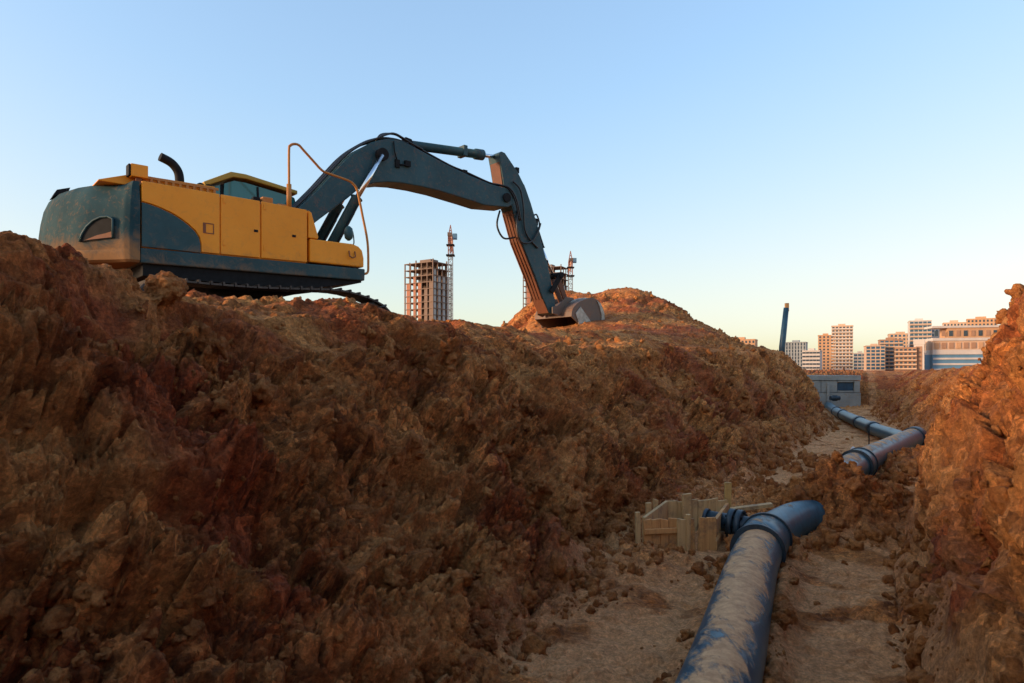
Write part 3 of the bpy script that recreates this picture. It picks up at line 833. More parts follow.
MB().tube(smooth_path([(7.5, -.3, 4.8), (7.75, -.34, 4.6), (7.9, -.32, 4.1), (8.0, -.3, 3.4), (8.5, -.28, 3.0)], 5), .026, 8).build('hose', M['rubber'], stick)
MB().tube(smooth_path([(8.40, -.1, 3.9), (8.62, -.1, 4.05), (8.75, -.1, 3.75), (8.62, -.1, 3.5)], 4), .025, 6).build('hose', M['rubber'], stick)
for q_ in ((7.72, 7.84, -.2, .1, 5.12, 5.28), (8.45, 8.6, -.2, .1, 3.7, 3.9), (8.85, 9.0, -.22, .12, 2.5, 2.7)): MB().box(*q_).build('line_bracket', M['black'], stick)


def bucket():
    prof = [(9.40, .98), (9.46, 1.22), (9.72, 1.43), (10.08, 1.56), (10.42, 1.60), (10.72, 1.46), (10.90, 1.14), (10.90, .78), (10.68, .52), (10.2, .40)]
    pts = [(p.x, p.z) for p in smooth_path([(x, 0, z) for x, z in prof], 3)]
    W = .78
    v, f = [], []
    n = len(pts)
    inner = []
    for i, (x, z) in enumerate(pts):
        a = pts[max(0, i - 1)]; b = pts[min(n - 1, i + 1)]
        dx, dz = b[0] - a[0], b[1] - a[1]; q = math.hypot(dx, dz)
        inner.append((x + dz / q * .045, z - dx / q * .045))
    for y in (-W, W):
        v += [(x, y, z) for x, z in pts]; v += [(x, y, z) for x, z in inner]
    for i in range(n - 1):
        f += [(i, i + 1, 2 * n + i + 1, 2 * n + i), (n + i + 1, n + i, 3 * n + i, 3 * n + i + 1), (i + 1, i, n + i, n + i + 1), (2 * n + i, 2 * n + i + 1, 3 * n + i + 1, 3 * n + i)]
    f += [(0, 2 * n, 3 * n, n), (n - 1, 2 * n - 1, 4 * n - 1, 3 * n - 1)]
    o = MB().add(v, f).build('bucket', M['bucket'], EX)
    for y in (-W - .03, W - .01):
        MB().prism(pts + [(9.98, .55), (9.72, .78)], y, y + .04).build('side_plate', M['bucket'], o, .008)
    for y in (-W - .055, W + .03):
        MB().prism([(9.56, 1.08), (9.78, 1.30), (10.62, .52), (10.3, .36), (9.98, .5), (9.72, .74)], y, y + .025).build('side_cutter', M['steel'], o, .006)
        MB().prism([(10.52, 1.53), (10.70, 1.45), (10.87, 1.14), (10.87, .78), (10.66, .54), (10.72, .78), (10.74, 1.1), (10.64, 1.36)], y, y + .024).build('edge_strip', M['steel'], o)
    MB().prism([(10.25, .385), (10.15, .46), (9.94, .48), (9.94, .45), (10.13, .42), (10.23, .35)], -W, W).build('lip', M['steel'], o, .01)
    for k in range(5):
        y = -W + .1 + k * (2 * W - .2) / 4
        MB().prism([(10.0, .50), (10.0, .42), (9.72, .44), (9.70, .47)], y - .07, y + .07).build('tooth', M['steel'], o, .015)
    for y in (-.36, .31):
        MB().prism([(9.06, 1.08), (9.05, 1.28), (9.3, 1.34), (9.66, 1.62), (9.95, 1.62), (10.05, 1.5), (9.5, 1.15), (9.3, 1.02)], y, y + .05).build('ear', M['bucket'], o, .01)
    for y in (-.5, .42): MB().prism([(x, z + .035) for x, z in pts[6:20]] + [(x, z - .01) for x, z in reversed(pts[6:20])], y, y + .08).build('wear_strip', M['steel'], o)
bucket()

# ------------------------------------------------------------------ the pipeline on the trench floor
m, n, l, p = mat_new('blue_pipe')
tcn = n.new('ShaderNodeTexCoord'); tc = tcn.outputs['Object']
ge = n.new('ShaderNodeNewGeometry')
sx = n.new('ShaderNodeSeparateXYZ'); l.new(ge.outputs['Normal'], sx.inputs[0])
mp = n.new('ShaderNodeMapping'); l.new(tc, mp.inputs['Vector']); mp.inputs['Rotation'].default_value = (0, 0, R(-62)); mp.inputs['Scale'].default_value = (11, 1.6, 6)
f1 = noise(n, l, 1.0, 6, .65, mp.outputs[0], .6)
f2 = noise(n, l, 5, 9, .7, tc, .3)
blue = ramp(n, l, f1, [(.3, (.005, .05, .08)), (.62, (.009, .105, .155)), (.82, (.04, .16, .21))])
k = math_n(n, l, 'ADD', math_n(n, l, 'MULTIPLY', sx.outputs['Z'], 1.0), math_n(n, l, 'ADD', math_n(n, l, 'MULTIPLY', math_n(n, l, 'SUBTRACT', f2, .5), 1.5), math_n(n, l, 'MULTIPLY', math_n(n, l, 'SUBTRACT', f1, .5), 1.3)))
at_d = n.new('ShaderNodeAttribute'); at_d.attribute_name = 'clay'
k = math_n(n, l, 'ADD', k, at_d.outputs['Fac'])
kk = ramp(n, l, k, [(.74, (0, 0, 0)), (.86, (.55, .55, .55)), (.97, (1, 1, 1))])
crust = ramp(n, l, noise(n, l, 16, 8, .7, tc), [(.3, (.36, .19, .085)), (.7, (.68, .41, .20))])
thin = ramp(n, l, noise(n, l, 3.2, 7, .7, tc), [(.5, (0, 0, 0)), (.75, (.25, .25, .25))])
blue = mixc(n, l, thin, blue, (.22, .17, .13))
l.new(mixc(n, l, kk, blue, crust), p.inputs['Base Color'])
l.new(math_n(n, l, 'ADD', math_n(n, l, 'MULTIPLY', kk, .5), .36), p.inputs['Roughness'])
hgt = math_n(n, l, 'ADD', kk, math_n(n, l, 'MULTIPLY', noise(n, l, 40, 6, .7, tc), math_n(n, l, 'ADD', math_n(n, l, 'MULTIPLY', kk, .7), .08)))
l.new(bump(n, l, hgt, .8, .008), p.inputs['Normal'])
M['pipe'] = m
M['pipe_dark'] = simple('dark_pipe_coupling', (.012, .03, .045), .45, 0, .5, 9, .003)

def sp3(s, pp, z):
    X, Y = xy(s, pp); return Vector((X, Y, z))
def set_clay(o, val):
    a = o.data.attributes.new('clay', 'FLOAT', 'POINT')
    a.data.foreach_set('value', [val] * len(o.data.vertices))
def pipe(name, pts, r, label, cat='pipe', clay=0.0, n=40, cuts=8):
    path = smooth_path([sp3(*q) for q in pts], cuts)
    o = MB().tube(path, r, n).build(name, M['pipe'])
    tag(o, label, cat, 'lengths of blue water main in the trench')
    set_clay(o, clay)
    return o
def collar(par, a, b, r, mat='pipe', clay=-.25, ring=True):
    A, B = sp3(*a), sp3(*b)
    d = (B - A).normalized()
    o = MB().tube([A, A + d * .012, B - d * .012, B], [r - .012, r, r, r - .012], 40).build('coupling_collar', M[mat], par)
    set_clay(o, clay)
    if ring:
        for e, sg_ in ((A, 1), (B, -1)):
            q = MB().tube([e - d * .022, e + d * .022], r + .014, 40).build('coupling_ring', M['pipe_dark'], par)
    return o
np_ = pipe('water_main', [(.6, .47, .14), (2.4, .50, .145), (3.6, .535, .15), (4.3, .57, .155), (5.2, .61, .165), (5.9, .62, .17)], .178, 'long near length of blue pipe with its top caked in clay, nearest the camera', clay=.10)
p2 = pipe('water_main', [(6.15, .615, .17), (6.5, .54, .18), (6.9, .42, .19), (7.22, .29, .17)], .18, 'short blue bend past the wooden box that ends dark in the soil mound', clay=-.42)
collar(np_, (5.74, .625, .17), (6.22, .61, .172), .198, clay=-.12)
p3 = pipe('water_main', [(8.9, .10, .20), (9.9, .05, .22), (10.6, -.07, .24), (11.9, -.33, .24), (13.4, -.66, .24), (15.2, -1.05, .24), (16.3, -1.32, .24)], .2, 'middle length of blue pipe coming out of the soil mound up to the tee', clay=-.10)
collar(p3, (10.9, -.13, .24), (11.25, -.20, .24), .225, clay=-.35)
collar(p3, (15.9, -1.22, .24), (16.25, -1.31, .24), .225, 'pipe_dark', ring=False)
p4 = pipe('water_main', [(15.4, -1.05, .22), (16.4, -.98, .22), (18.2, -.70, .2), (20.6, -.38, .2), (23.4, -.05, .2), (26.2, .28, .2), (30.9, .62, .2)], .15, 'thin far length of blue pipe running back from the tee to the concrete chamber', clay=-.35, n=28)
for s_, pp in ((18.6, -.645), (20.7, -.37), (24.2, .045), (26.0, .255)):
    collar(p4, (s_, pp, .2), (s_ + .35, pp + .043, .2), .172, 'pipe_dark', ring=False)

# branch with its flange between the box and the pipe
b0 = sp3(6.42, .62, .20)
bt = empty('pipe_branch', b0)
tag(bt, 'dark blue flanged branch stub pointing from the pipe collar into the wooden box', 'pipe fitting')
dv = (sp3(6.50, 1.14, .22) - b0)
MB().tube([(0, 0, 0), dv], .085, 20).build('branch_tube', M['pipe_dark'], bt)
MB().disc(dv * .45, dv, .135, .05, 24).build('flange', M['pipe_dark'], bt)
MB().disc(dv * .45 + dv.normalized() * .07, dv, .135, .05, 24).build('flange', M['pipe_dark'], bt)
for k in range(8):
    t = k * math.pi / 4
    u_ = dv.normalized().cross(Vector((0, 0, 1))).normalized(); w_ = u_.cross(dv.normalized())
    c_ = dv * .45 + (u_ * math.cos(t) + w_ * math.sin(t)) * .11
    MB().tube([c_ - dv.normalized() * .04, c_ + dv.normalized() * .11], .011, 6).build('bolt', M['black'], bt)
MB().tube([dv, dv * 1.06], .10, 20).build('end_cap', M['pipe_dark'], bt)

# ------------------------------------------------------------------ timber box round the branch
def wood(name, a, b, c):
    m, n, l, p = mat_new(name)
    tc = n.new('ShaderNodeTexCoord').outputs['Object']
    mp = n.new('ShaderNodeMapping'); l.new(tc, mp.inputs['Vector']); mp.inputs['Scale'].default_value = (38, 38, 2.5)
    f = noise(n, l, 1, 7, .7, mp.outputs[0], .4)
    g = noise(n, l, 7, 6, .7, tc)
    col = ramp(n, l, f, [(.3, a), (.65, b)])
    oi = n.new('ShaderNodeObjectInfo')
    col = mixc(n, l, math_n(n, l, 'MULTIPLY', oi.outputs['Random'], .55), col, c)
    col = mixc(n, l, ramp(n, l, g, [(.5, (0, 0, 0)), (.68, (.8, .8, .8))]), col, (.17, .10, .06))
    l.new(col, p.inputs['Base Color']); p.inputs['Roughness'].default_value = .8
    l.new(bump(n, l, f, .5, .004), p.inputs['Normal'])
    return m
M['wood'] = wood('old_plank_wood', (.38, .17, .055), (.68, .38, .13), (.54, .24, .08))
M['wood_grey'] = wood('weathered_plank_wood', (.38, .24, .10), (.62, .42, .19), (.50, .29, .11))
M['wood_new'] = wood('fresh_stake_wood', (.42, .25, .07), (.58, .37, .12), (.5, .3, .1))

FW = empty('formwork_box', at(641, 560, 5.9))
FW.location.z = .05
tag(FW, 'low open box of old upright planks and stakes standing beside the blue pipe', 'formwork')
A0 = Vector((1.13, 5.86)); B0 = Vector((1.78, 5.98)); C0 = Vector((1.50, 6.62)); D0 = Vector((2.12, 6.72))
def fplank(c, dirv, w, z0, z1, th, mat, name='plank', lean=0.0, tilt=0.0):
    d = Vector((dirv.x, dirv.y, 0)).normalized()
    nrm = Vector((-d.y, d.x, 0))
    base = Vector((c.x, c.y, z0)) - FW.location
    up = (Vector((0, 0, 1)) + d * lean + nrm * tilt).normalized()
    v = []
    for zz, jl, jr in ((0, 0, 0), (z1 - z0, rnd.uniform(-.012, .012), rnd.uniform(-.012, .012))):
        for sx_, sy_ in ((-1, -1), (1, -1), (1, 1), (-1, 1)):
            v.append(base + d * (w / 2 * sx_) + nrm * (th / 2 * sy_) + up * (zz + (jl if sx_ < 0 else jr)))
    return MB().add(v, [(3, 2, 1, 0), (4, 5, 6, 7), (0, 1, 5, 4), (1, 2, 6, 5), (2, 3, 7, 6), (3, 0, 4, 7)]).build(name, mat, FW, .004)
def wall(a, b, nb, z1, mat, skip=(), th=.024):
    d = b - a; w = d.length / nb
    for k in range(nb):
        if k in skip: continue
        fplank(a + d * ((k + .5) / nb), d, w * .965, -.05, z1 + rnd.uniform(-.014, .014), th, mat, lean=rnd.uniform(-.02, .02), tilt=rnd.uniform(-.015, .015))
fr_d = (B0 - A0)
wall(A0, A0 + fr_d * .46, 4, .335, M['wood'])
for t, z1, w_, ln in ((.66, .325, .085, -.05), (.80, .32, .08, .06), (.93, .33, .085, .02)):
    fplank(A0 + fr_d * t, fr_d, w_, -.05, z1, .024, M['wood'], lean=ln)
wall(C0, D0, 6, .345, M['wood_grey'])
# side boards run lengthwise, stacked
def board(a, b, z0, z1, mat, th=.03, off=0.0):
    d = Vector((b.x - a.x, b.y - a.y, 0)); L = d.length; d.normalize(); nrm = Vector((-d.y, d.x, 0))
    p0 = Vector((a.x, a.y, 0)) + nrm * off - FW.location
    v = []
    for t in (0, L):
        for sy_, z in ((-1, z0), (1, z0), (1, z1), (-1, z1)):
            v.append(p0 + d * t + nrm * (th / 2 * sy_) + Vector((0, 0, z)))
    return MB().add(v, [(0, 1, 2, 3), (7, 6, 5, 4), (0, 4, 5, 1), (1, 5, 6, 2), (2, 6, 7, 3), (3, 7, 4, 0)]).build('side_board', mat, FW, .004)
for z0, z1 in ((-.05, .15), (.155, .345)):
    board(A0, C0, z0, z1, M['wood_grey']); board(B0, D0, z0, z1 - .04, M['wood'])
board(A0 - fr_d.normalized() * .0, A0 + fr_d * .62, .205, .25, M['wood'], .022, -.03).name = 'cross_batten'
for c_, z1, w_, mat in ((A0 + Vector((-.045, -.02)), .39, .04, 'wood_grey'), (A0 + fr_d * .50 + Vector((.0, -.045)), .325, .075, 'wood_grey'), (A0 + fr_d * .585 + Vector((0, -.055)), .365, .04, 'wood_grey'),
                    (A0 + (C0 - A0) * .42 + Vector((-.05, .0)), .40, .05, 'wood_grey'), (A0 + (C0 - A0) * .72 + Vector((-.05, .0)), .40, .045, 'wood_grey'), (C0 + (D0 - C0) * .30 + Vector((0, -.04)), .405, .09, 'wood_grey')):
    fplank(c_, fr_d, w_, -.1, z1, .035, M[mat], 'stake', lean=rnd.uniform(-.03, .03))

def stake(name, px, py, d, w, z0, z1, mat, label, cat, lean=0.02):
    c_ = at(px, py, d)
    o = MB().box(-w / 2, w / 2, -.02, .02, z0, z1).build(name, mat, None, .004)
    o.location = (c_.x, c_.y, 0); o.rotation_euler = (0, lean, R(-8))
    tag(o, label, cat)
    return o
stake('survey_stake', 727, 510, 6.75, .065, -.1, .50, M['wood_new'], 'bright yellow wooden stake standing upright behind the timber box', 'stake')
a_, b_ = at(731, 522, 6.55), at(772, 517, 6.5)
pb = MB().bar((0, 0, 0), b_ - a_, .09, .03).build('loose_plank', M['wood_grey'])
pb.location = (a_.x, a_.y, .27)
pb.data.transform(Matrix.Rotation(0, 4, 'Z'))
tag(pb, 'pale loose plank lying behind the blue pipe collar', 'plank')

# ------------------------------------------------------------------ concrete chamber at the trench end
m, n, l, p = mat_new('cast_concrete')
tc = n.new('ShaderNodeTexCoord').outputs['Object']
f = noise(n, l, 2.2, 8, .7, tc); g = noise(n, l, 9, 7, .7, tc, .5)
c_ = ramp(n, l, f, [(.3, (.20, .21, .20)), (.7, (.36, .37, .34))])
c_ = mixc(n, l, ramp(n, l, g, [(.52, (0, 0, 0)), (.66, (.7, .7, .7))]), c_, (.27, .20, .13))
l.new(c_, p.inputs['Base Color']); p.inputs['Roughness'].default_value = .85
l.new(bump(n, l, g, .5, .01), p.inputs['Normal'])
M['concrete'] = m
M['opening'] = simple('dark_blue_panel', (.02, .06, .10), .4, 0, .4, 4)
CH = empty('concrete_chamber', at(834, 408, 28.2), R(-6))
CH.location.z = 0
tag(CH, 'grey concrete block chamber with a dark blue opening closing the far end of the trench', 'chamber')
def cbox(name, x0, x1, z0, z1, y0=0.0, y1=1.6, mat='concrete'):
    return MB().box(x0, x1, y0, y1, z0, z1).build(name, M[mat], CH, .012)
cbox('lower_block', -1.25, 1.06, -.2, .70)
cbox('upper_block', -1.25, -.52, .715, 1.2); cbox('upper_block', -.505, .13, .715, 1.2); cbox('upper_block', .80, 1.03, .715, 1.2)
cbox('cover_slab', -1.28, 1.05, 1.215, 1.42, -.04, 1.65)
cbox('upper_block', .145, .785, .715, .79); cbox('upper_block', .145, .785, 1.14, 1.2)
cbox('opening_panel', .145, .785, .8, 1.13, .08, .12, 'opening')  # dark blue panel set back in the opening
cbox('buttress', -.3, -.2, .0, 1.1, -.09, -.003, 'concrete')
gv = MB().tube([(-.1, -.4, .42), (.28, -.4, .42)], .09, 14).disc((.09, -.4, .42), (0, 0, 1), .1, .22, 14)
o = gv.build('gate_valve', M['pipe_dark']); o.location = at(828, 404, 27.6); o.location.z = .1
tag(o, 'black valve on the far pipe end in front of the concrete chamber', 'valve')

# ------------------------------------------------------------------ blue post on the bluff, marker rod, scraps
q = at(781.5, 356, 23.0)
po = MB().tube([(0, 0, -.8), (.02, 0, .3), (.16, 0, 1.62)], [.10, .10, .085], 16).build('blue_post', simple('blue_post_plastic', (.015, .06, .10), .45, 0, .4, 5))
po.location = q
MB().box(.12, .24, -.05, .05, 1.5, 1.78).build('post_tip', M['wood'], po, .01)
tag(po, 'slightly leaning dark blue post standing on top of the bluff', 'post')
q = at(869, 446, 14.6)
o = MB().tube([(0, 0, -.2), (.0, 0, .46)], .012, 6).build('marker_rod', M['black']); o.location = (q.x, q.y, ground_z(q.x, q.y))
tag(o, 'thin dark rod stuck in the floor left of the far pipe', 'rod')
from mathutils import noise as mnoise
import bmesh
def lump(name, r, sc, mat, label, cat, loc, seed, amp=.35):
    bm = bmesh.new(); bmesh.ops.create_icosphere(bm, subdivisions=4, radius=1)
    off = Vector((seed, seed * .7, seed * .3))
    for v in bm.verts:
        k = 1 + amp * mnoise.noise(v.co * 1.0 + off) + amp * .6 * mnoise.noise(v.co * 2.4 + off) + amp * .35 * mnoise.noise(v.co * 5.5 + off) + amp * .2 * mnoise.noise(v.co * 12 + off)
        v.co = Vector((v.co.x * sc[0], v.co.y * sc[1], v.co.z * sc[2])) * (k * r)
    me = bpy.data.meshes.new(name); bm.to_mesh(me); bm.free()
    me.materials.append(mat)
    o = bpy.data.objects.new(name, me); C.objects.link(o); o.location = loc
    return tag(o, label, cat)
q = at(853, 452, 13.0)
lump('paper_scrap', .05, (1, .7, 1.3), simple('white_paper', (.7, .7, .7), .8), 'small crumpled white scrap lying on the floor left of the middle pipe', 'scrap', (q.x, q.y, ground_z(q.x, q.y) + .05), 3.0)
q = at(164, 280, 4.35)
lump('earth_clod', .125, (1.05, .9, .85), M['soil'], 'large round brown clod on the bank crest below the excavator counterweight', 'clod', q - Vector((0, 0, .05)), 8.0, .42)

# ------------------------------------------------------------------ the city beyond
def wallmat(name, col, var=.12): return simple(name, col, .75, 0, var, .15)
M['cream'] = wallmat('cream_render', (.56, .38, .26)); M['white'] = wallmat('white_render', (.55, .49, .44)); M['orange_w'] = wallmat('orange_render', (.50, .28, .15))
M['grey_w'] = wallmat('grey_render', (.36, .38, .37)); M['brown_w'] = wallmat('brown_brick', (.36, .2, .12)); M['blue_w'] = wallmat('blue_cladding', (.10, .22, .33)); M['raw'] = wallmat('raw_concrete', (.17, .11, .08)); M['brick'] = wallmat('infill_brick', (.34, .13, .07))
M['pane'] = simple('window_glass', (.04, .06, .08), .2, 0, .3, .1)
M['pane_blue'] = simple('blue_glazing', (.03, .10, .17), .15, 0, .3, .1)

def block(label, px0, px1, ytop, d, depth, wall_m, storeys, bays, win='pane', yaw=0.0, slabs=None, ww=.6, wh=.55, group=None, zbase=0.0, cat='building', roofbox=True, pitch=None):
    """an apartment block: wall body, one pane per bay and storey on the two faces one can see, floor slabs or balconies proud of the wall"""
    w = (px1 - px0) / F_PX * d * .9
    yaw = yaw - 34
    a = at((px0 + px1) / 2, HY, d)
    root = empty('apartment_building', (a.x, a.y, zbase), R(yaw))
    tag(root, label, cat, group)
    H = at(0, ytop, d).z - zbase
    MB().box(-w / 2, w / 2, 0, depth, 0, H).build('wall', M[wall_m], root)
    sh = H / storeys
    bw = w / bays
    wm = MB().box(-bw * ww / 2, bw * ww / 2, -.12, .3, 0, sh * wh).build('window', M[win], root)
    first = True
    n_ = 0
    for j in range(storeys):
        for i in range(bays):
            if n_ >= 95: break
            o = wm if first else wm.copy()
            if not first: C.objects.link(o); o.parent = root
            first = False; n_ += 1
            jj = storeys - 1 - j
            o.location = (-w / 2 + bw * (i + .5), 0, jj * sh + sh * (1 - wh) * .55)
    if slabs:
        sm_ = MB().box(-w / 2 - .1, w / 2 + .1, -1.1, -.01, 0, sh * .34).build('balcony', M[slabs], root)
        for j in range(storeys):
            o = sm_ if j == 0 else sm_.copy()
            if j: C.objects.link(o); o.parent = root
            o.location = (0, 0, j * sh)
    # side face (to the left of the photo) gets a column of panes
    MB().box(-w / 2 - .25, w / 2 + .25, -.2, depth + .2, H, H + sh * .18).build('parapet', M[wall_m], root)
    if roofbox: MB().box(-w * .2, w * .15, depth * .3, depth * .7, H + sh * .18, H + sh * .75).build('roof_hut', M[wall_m], root)
    return root
G = 'apartment blocks on the skyline beyond the trench'
block('low orange block showing above the spoil bank left of the blue post', 722, 756, 340, 520, 16, 'orange_w', 8, 9, yaw=8, group=G, ww=.5)
block('grey green block with vertical strips just right of the blue post', 785, 806, 342.5, 470, 15, 'grey_w', 9, 7, yaw=6, group=G, ww=.42, wh=.8)
block('white block with dark window rows between the grey block and the tall cream tower', 802, 820, 351, 430, 14, 'white', 6, 5, yaw=4, group=G, ww=.9, wh=.45)
block('orange stepped block built against the left side of the tall cream tower', 818, 834, 335.5, 565, 14, 'orange_w', 12, 4, yaw=10, group=G, ww=.45)
block('tallest cream tower with white balcony bands in the middle of the skyline', 831.5, 853, 326, 560, 16, 'cream', 14, 6, yaw=8, slabs='white', group=G, ww=.62, wh=.5)
block('small blue glazed block just right of the tall cream tower', 853.5, 866, 353.5, 480, 12, 'white', 6, 3, 'pane_blue', yaw=5, group=G, ww=.8, wh=.62)
block('narrow brown and blue block, leftmost step of the rising terrace', 866, 885, 346, 460, 14, 'cream', 8, 4, 'pane_blue', yaw=12, group=G, ww=.75, wh=.66)
block('stepped block with a dark vertical strip in the rising terrace', 880, 903, 340, 470, 14, 'brown_w', 9, 5, 'pane_blue', yaw=10, group=G, slabs='cream', ww=.7, wh=.6)
block('pale pink terrace block behind the low brown one', 890, 914, 334, 500, 16, 'cream', 11, 6, 'pane_blue', yaw=10, group=G, ww=.55)
block('long low brown block with cream floor bands and a white end frame', 895, 916, 348, 400, 12, 'brown_w', 6, 5, yaw=4, slabs='cream', group=G, roofbox=False)
block('pale pink block rising behind the long unfinished block, right of the glazed tower', 944, 966, 323, 560, 16, 'cream', 12, 7, yaw=4, group=G, ww=.5, slabs='white')
block('peach block farthest right on the skyline, behind the long unfinished block', 968, 996, 319, 600, 18, 'orange_w', 14, 8, yaw=2, group=G, ww=.5)
block('small low white block between the blue glazed block and the rising terrace', 862, 873, 357, 520, 12, 'white', 5, 4, yaw=4, group=G, ww=.6)
fr_ = block('narrow brown end block framed in white at the right of the low brown one', 914, 924, 344.5, 398, 12, 'white', 1, 1, yaw=2, group=G, ww=.62, wh=.86, roofbox=False)
for c_ in fr_.children:
    if c_.name.startswith('window'): c_.data.materials[0] = M['brown_w']
block('tall blue glazed tower with a white corner rising over the terrace', 910, 931, 321, 480, 16, 'white', 13, 5, 'pane_blue', yaw=8, group=G, ww=.8, wh=.66, slabs='cream')
block('blue block with pale bands between the glazed tower and the unfinished block', 924, 942, 329, 500, 14, 'white', 11, 5, 'pane_blue', yaw=6, group=G, ww=.5)

# raw concrete frame: slabs, columns, infill walls
def frame_tower(label, base, u, vdir, W, D, H, storeys, bw, bd, infill, group=None):
    """corner at base, u along the main face, vdir along the side face (unit 2-vectors)"""
    root = empty('tower_under_construction', (base.x, base.y, 0))
    tag(root, label, 'unfinished tower', group)
    u3, v3 = Vector((u[0], u[1], 0)), Vector((vdir[0], vdir[1], 0))
    Mx = Matrix(((u3.x, v3.x, 0, 0), (u3.y, v3.y, 0, 0), (0, 0, 1, 0), (0, 0, 0, 1)))
    if u3.cross(v3).z < 0: flip = True
    else: flip = False
    def bx(name, x0, x1, y0, y1, z0, z1, mat):
        b = MB().box(x0, x1, y0, y1, z0, z1, Mx)
        if flip: b.f = [tuple(reversed(q_)) for q_ in b.f]
        return b.build(name, M[mat], root)
    sh = H / storeys
    sl = bx('floor_slab', -.3, W + .3, -.3, D + .3, -.35, 0, 'raw')
    for j in range(1, storeys + 1):
        o = sl if j == 1 else sl.copy()
        if j > 1: C.objects.link(o); o.parent = root
        o.location = (0, 0, j * sh)
    for i in range(bw + 1):
        for k in range(bd + 1):
            if 0 < i < bw and 0 < k < bd: continue
            x = i * W / bw; y = k * D / bd
            bx('column', x - .25, x + .25, y - .25, y + .25, 0, H + (1.2 if (i + k) % 3 == 0 else 0), 'raw')
    bx('core', W * .3, W * .7, D * .35, D * .75, 0, H + 2.2, 'raw')
    bx('back_wall', .4, W - .4, D * .78, D * .8, 0, H - sh, 'raw')
    for (face, i, j0, j1, frac, mat) in infill:
        n_b = bw if face == 'u' else bd
        L = (W if face == 'u' else D) / n_b
        for j in range(j0, j1):
            a, b = i * L + .3, i * L + .3 + (L - .6) * frac
            if face == 'u': bx('infill_wall', a, b, .02, .22, j * sh + .02, (j + 1) * sh - .37, mat)
            else: bx('infill_wall', .02, .22, a, b, j * sh + .02, (j + 1) * sh - .37, mat)
    return root
cx = at(433, HY, 335)
yw = R(34)
inf = []
for i, (f_, top, mt) in enumerate(((.72, 14, 'raw'), (.55, 13, 'raw'), (.7, 14, 'brick'), (.5, 15, 'brick'), (.78, 14, 'brick'))):
    inf.append(('u', i, 0, top, f_, mt))
for k in range(4): inf.append(('v', k, 0, 15 if k else 16, .72, 'grey_w'))
frame_tower('unfinished concrete tower with open floors beside the tall crane, left of the stick', cx, (-math.cos(yw), math.sin(yw)), (math.sin(yw), math.cos(yw)), 18.5, 14.0, at(0, 261, 335).z, 17, 5, 4, inf, 'concrete towers under construction')
cx = at(561, HY, 430)
yw = R(25)
inf = [('u', i, 0, 16, .55, 'brick' if i > 2 else 'grey_w') for i in range(5)] + [('v', k, 0, 15, .6, 'grey_w') for k in range(3)]
frame_tower('unfinished concrete tower half hidden behind the excavator stick and bucket', cx, (-math.cos(yw), math.sin(yw)), (math.sin(yw), math.cos(yw)), 26, 13.0, at(0, 266, 430).z, 18, 5, 3, inf, 'concrete towers under construction')
cx = at(933, HY, 400)
root_l = empty('long_building', (cx.x, cx.y, 0), R(-14))
tag(root_l, 'long unfinished block, orange and cream over a blue base, behind the right bank', 'unfinished building')
Lw = 62.0; Hh = at(0, 328, 400).z
MB().box(0, Lw, .8, 14, 0, Hh * .42).build('base_wall', M['blue_w'], root_l)
MB().box(0, Lw, .4, 14, Hh * .42, Hh * .52).build('floor_slab', M['white'], root_l)
MB().box(0, Lw, .9, 14, Hh * .52, Hh * .72).build('upper_wall', M['cream'], root_l)
MB().box(0, Lw, .3, 14, Hh * .72, Hh * .78).build('floor_slab', M['white'], root_l)
MB().box(8, Lw * .6, .9, 14, Hh * .78, Hh).build('upper_wall', M['orange_w'], root_l)
MB().box(Lw * .6, Lw, 1.2, 14, Hh * .78, Hh).build('upper_wall', M['cream'], root_l)
MB().box(-.3, Lw, .3, 14.2, Hh, Hh + 1.2).build('roof_slab', M['white'], root_l)
for k in range(16):
    MB().box(1 + k * 3.8, 3.4 + k * 3.8, .55, .95, Hh * .55, Hh * .68).build('window', M['brown_w' if k % 3 else 'orange_w'], root_l)
    MB().box(1 + k * 3.8, 2.9 + k * 3.8, .6, 1.0, Hh * .82, Hh * .94).build('window', M['brown_w' if k % 2 else 'pane'], root_l)
for j in range(3):
    MB().box(.2, Lw, .45, .78, Hh * (.07 + .12 * j), Hh * (.11 + .12 * j)).build('sill_band', M['white'], root_l)

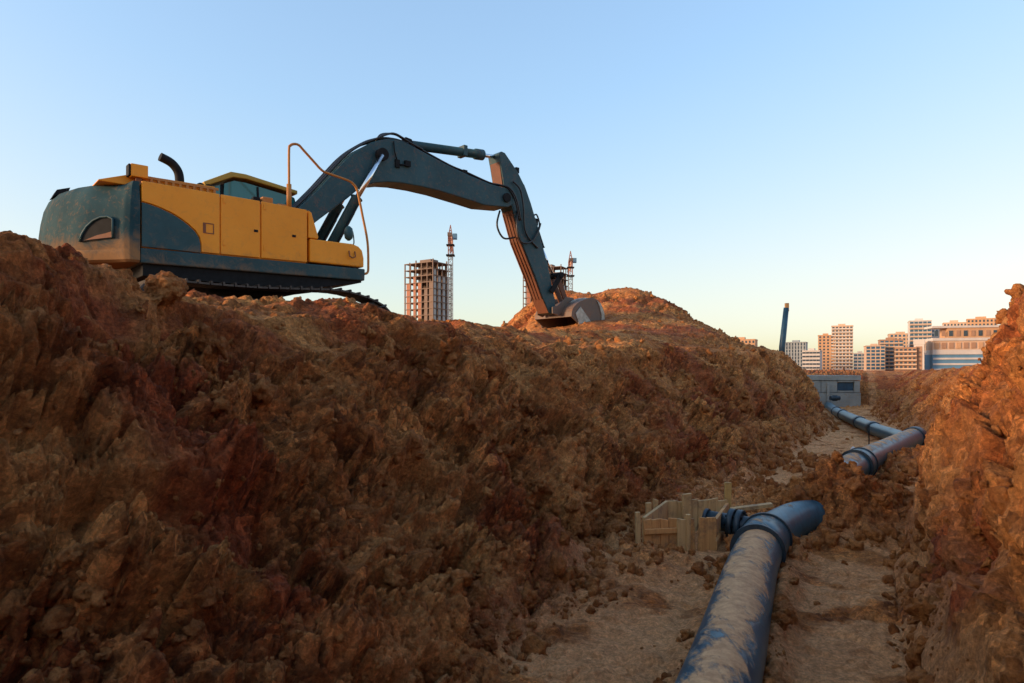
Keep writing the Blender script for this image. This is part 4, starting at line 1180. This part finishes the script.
# tower cranes with lattice masts
M['crane'] = simple('crane_steel', (.30, .33, .35), .5, 0, .2, .3); M['crane_red'] = simple('crane_red', (.34, .14, .09), .5, 0, .2, .3)
def crane(label, px, ytop, d, w, jib_yaw):
    a = at(px, HY, d)
    root = empty('tower_crane', (a.x, a.y, 0))
    tag(root, label, 'crane', 'tower cranes on the building sites')
    H = at(0, ytop, d).z
    hm = H * .80
    r = .13 * w
    def lattice(z0, z1, name, mat):
        mb = MB(); h = w / 2
        for x, y in ((-h, -h), (h, -h), (h, h), (-h, h)): mb.bar((x, y, z0), (x, y, z1), r, r, (0, 1, 0))
        z = z0; k = 0
        while z < z1 - .1:
            zn = min(z + w * 1.15, z1)
            cs = [(-h, -h), (h, -h), (h, h), (-h, h)]
            for q_ in range(4):
                c0, c1 = cs[q_], cs[(q_ + 1) % 4]
                if k % 2: c0, c1 = c1, c0
                mb.bar((*c0, z), (*c1, zn), r * .7, r * .7, (0, 1, 0)); mb.bar((*cs[q_], zn), (*cs[(q_ + 1) % 4], zn), r * .7, r * .7, (0, 0, 1))
            z = zn; k += 1
        return mb.build(name, M[mat], root)
    lattice(0, hm * .985, 'mast', 'crane')
    lattice(hm, hm + (H - hm) * .55, 'upper_mast', 'crane_red')
    MB().box(-w * .95, w * .95, -w * .95, w * .95, hm - .6, hm).build('slew_platform', M['black'], root)
    MB().box(-w * .9, w * .9, -w * .9, w * .9, hm + (H - hm) * .30, hm + (H - hm) * .34).build('climbing_collar', M['black'], root)
    cb = MB().box(w * .55, w * 1.5, -w * .6, w * .5, hm + (H - hm) * .52, hm + (H - hm) * .70).build('cab', M['blue_w'], root)
    top = MB()
    for x, y in ((-w * .5, -w * .5), (w * .5, -w * .5), (w * .5, w * .5), (-w * .5, w * .5)): top.bar((x, y, hm + (H - hm) * .55), (0, 0, H), r * 1.3, r * 1.3, (0, 1, 0))
    for t in (.3, .55): top.box(-w * .5 * (1 - t), w * .5 * (1 - t), -w * .5 * (1 - t), w * .5 * (1 - t), hm + (H - hm) * (.55 + .45 * t), hm + (H - hm) * (.55 + .45 * t) + .3)
    top.build('tower_head', M['crane_red'], root)
    dv_ = Vector((math.sin(R(jib_yaw)), math.cos(R(jib_yaw)), 0)); sd = Vector((dv_.y, -dv_.x, 0))
    zj = hm + (H - hm) * .56
    jb_ = MB()
    for o_ in (sd * w * .4, sd * -w * .4, Vector((0, 0, w * .8))): jb_.bar(Vector((0, 0, zj)) + o_, Vector((0, 0, zj)) + o_ + dv_ * 45, r, r)
    for k in range(30):
        p_ = Vector((0, 0, zj)) + dv_ * (k * 1.5)
        jb_.bar(p_ + sd * w * .4, p_ + dv_ * .75 + Vector((0, 0, w * .8)), r * .6, r * .6); jb_.bar(p_ - sd * w * .4, p_ + dv_ * .75 + Vector((0, 0, w * .8)), r * .6, r * .6)
    jb_.build('jib', M['crane_red'], root)
    cj = MB()
    for o_ in (sd * w * .4, sd * -w * .4): cj.bar(Vector((0, 0, zj)) + o_, Vector((0, 0, zj)) + o_ - dv_ * 14, r, r)
    cj.build('counter_jib', M['crane_red'], root)
    MB().box(-w * .5, w * .5, -1, 1, -1.6, 0, Matrix.Translation(Vector((0, 0, zj)) - dv_ * 13)).build('ballast', M['raw'], root)
ga = at(450.5, HY, 330)
crane('tall grey lattice crane with a red head beside the left unfinished tower', 450.5, 225, 330, 2.1, math.degrees(math.atan2(ga.x, ga.y)) + 1.2)
ga = at(570.5, HY, 420)
crane('crane with a bright red head rising above the excavator bucket', 570.5, 251, 420, 2.4, math.degrees(math.atan2(ga.x, ga.y)) - 1.5)
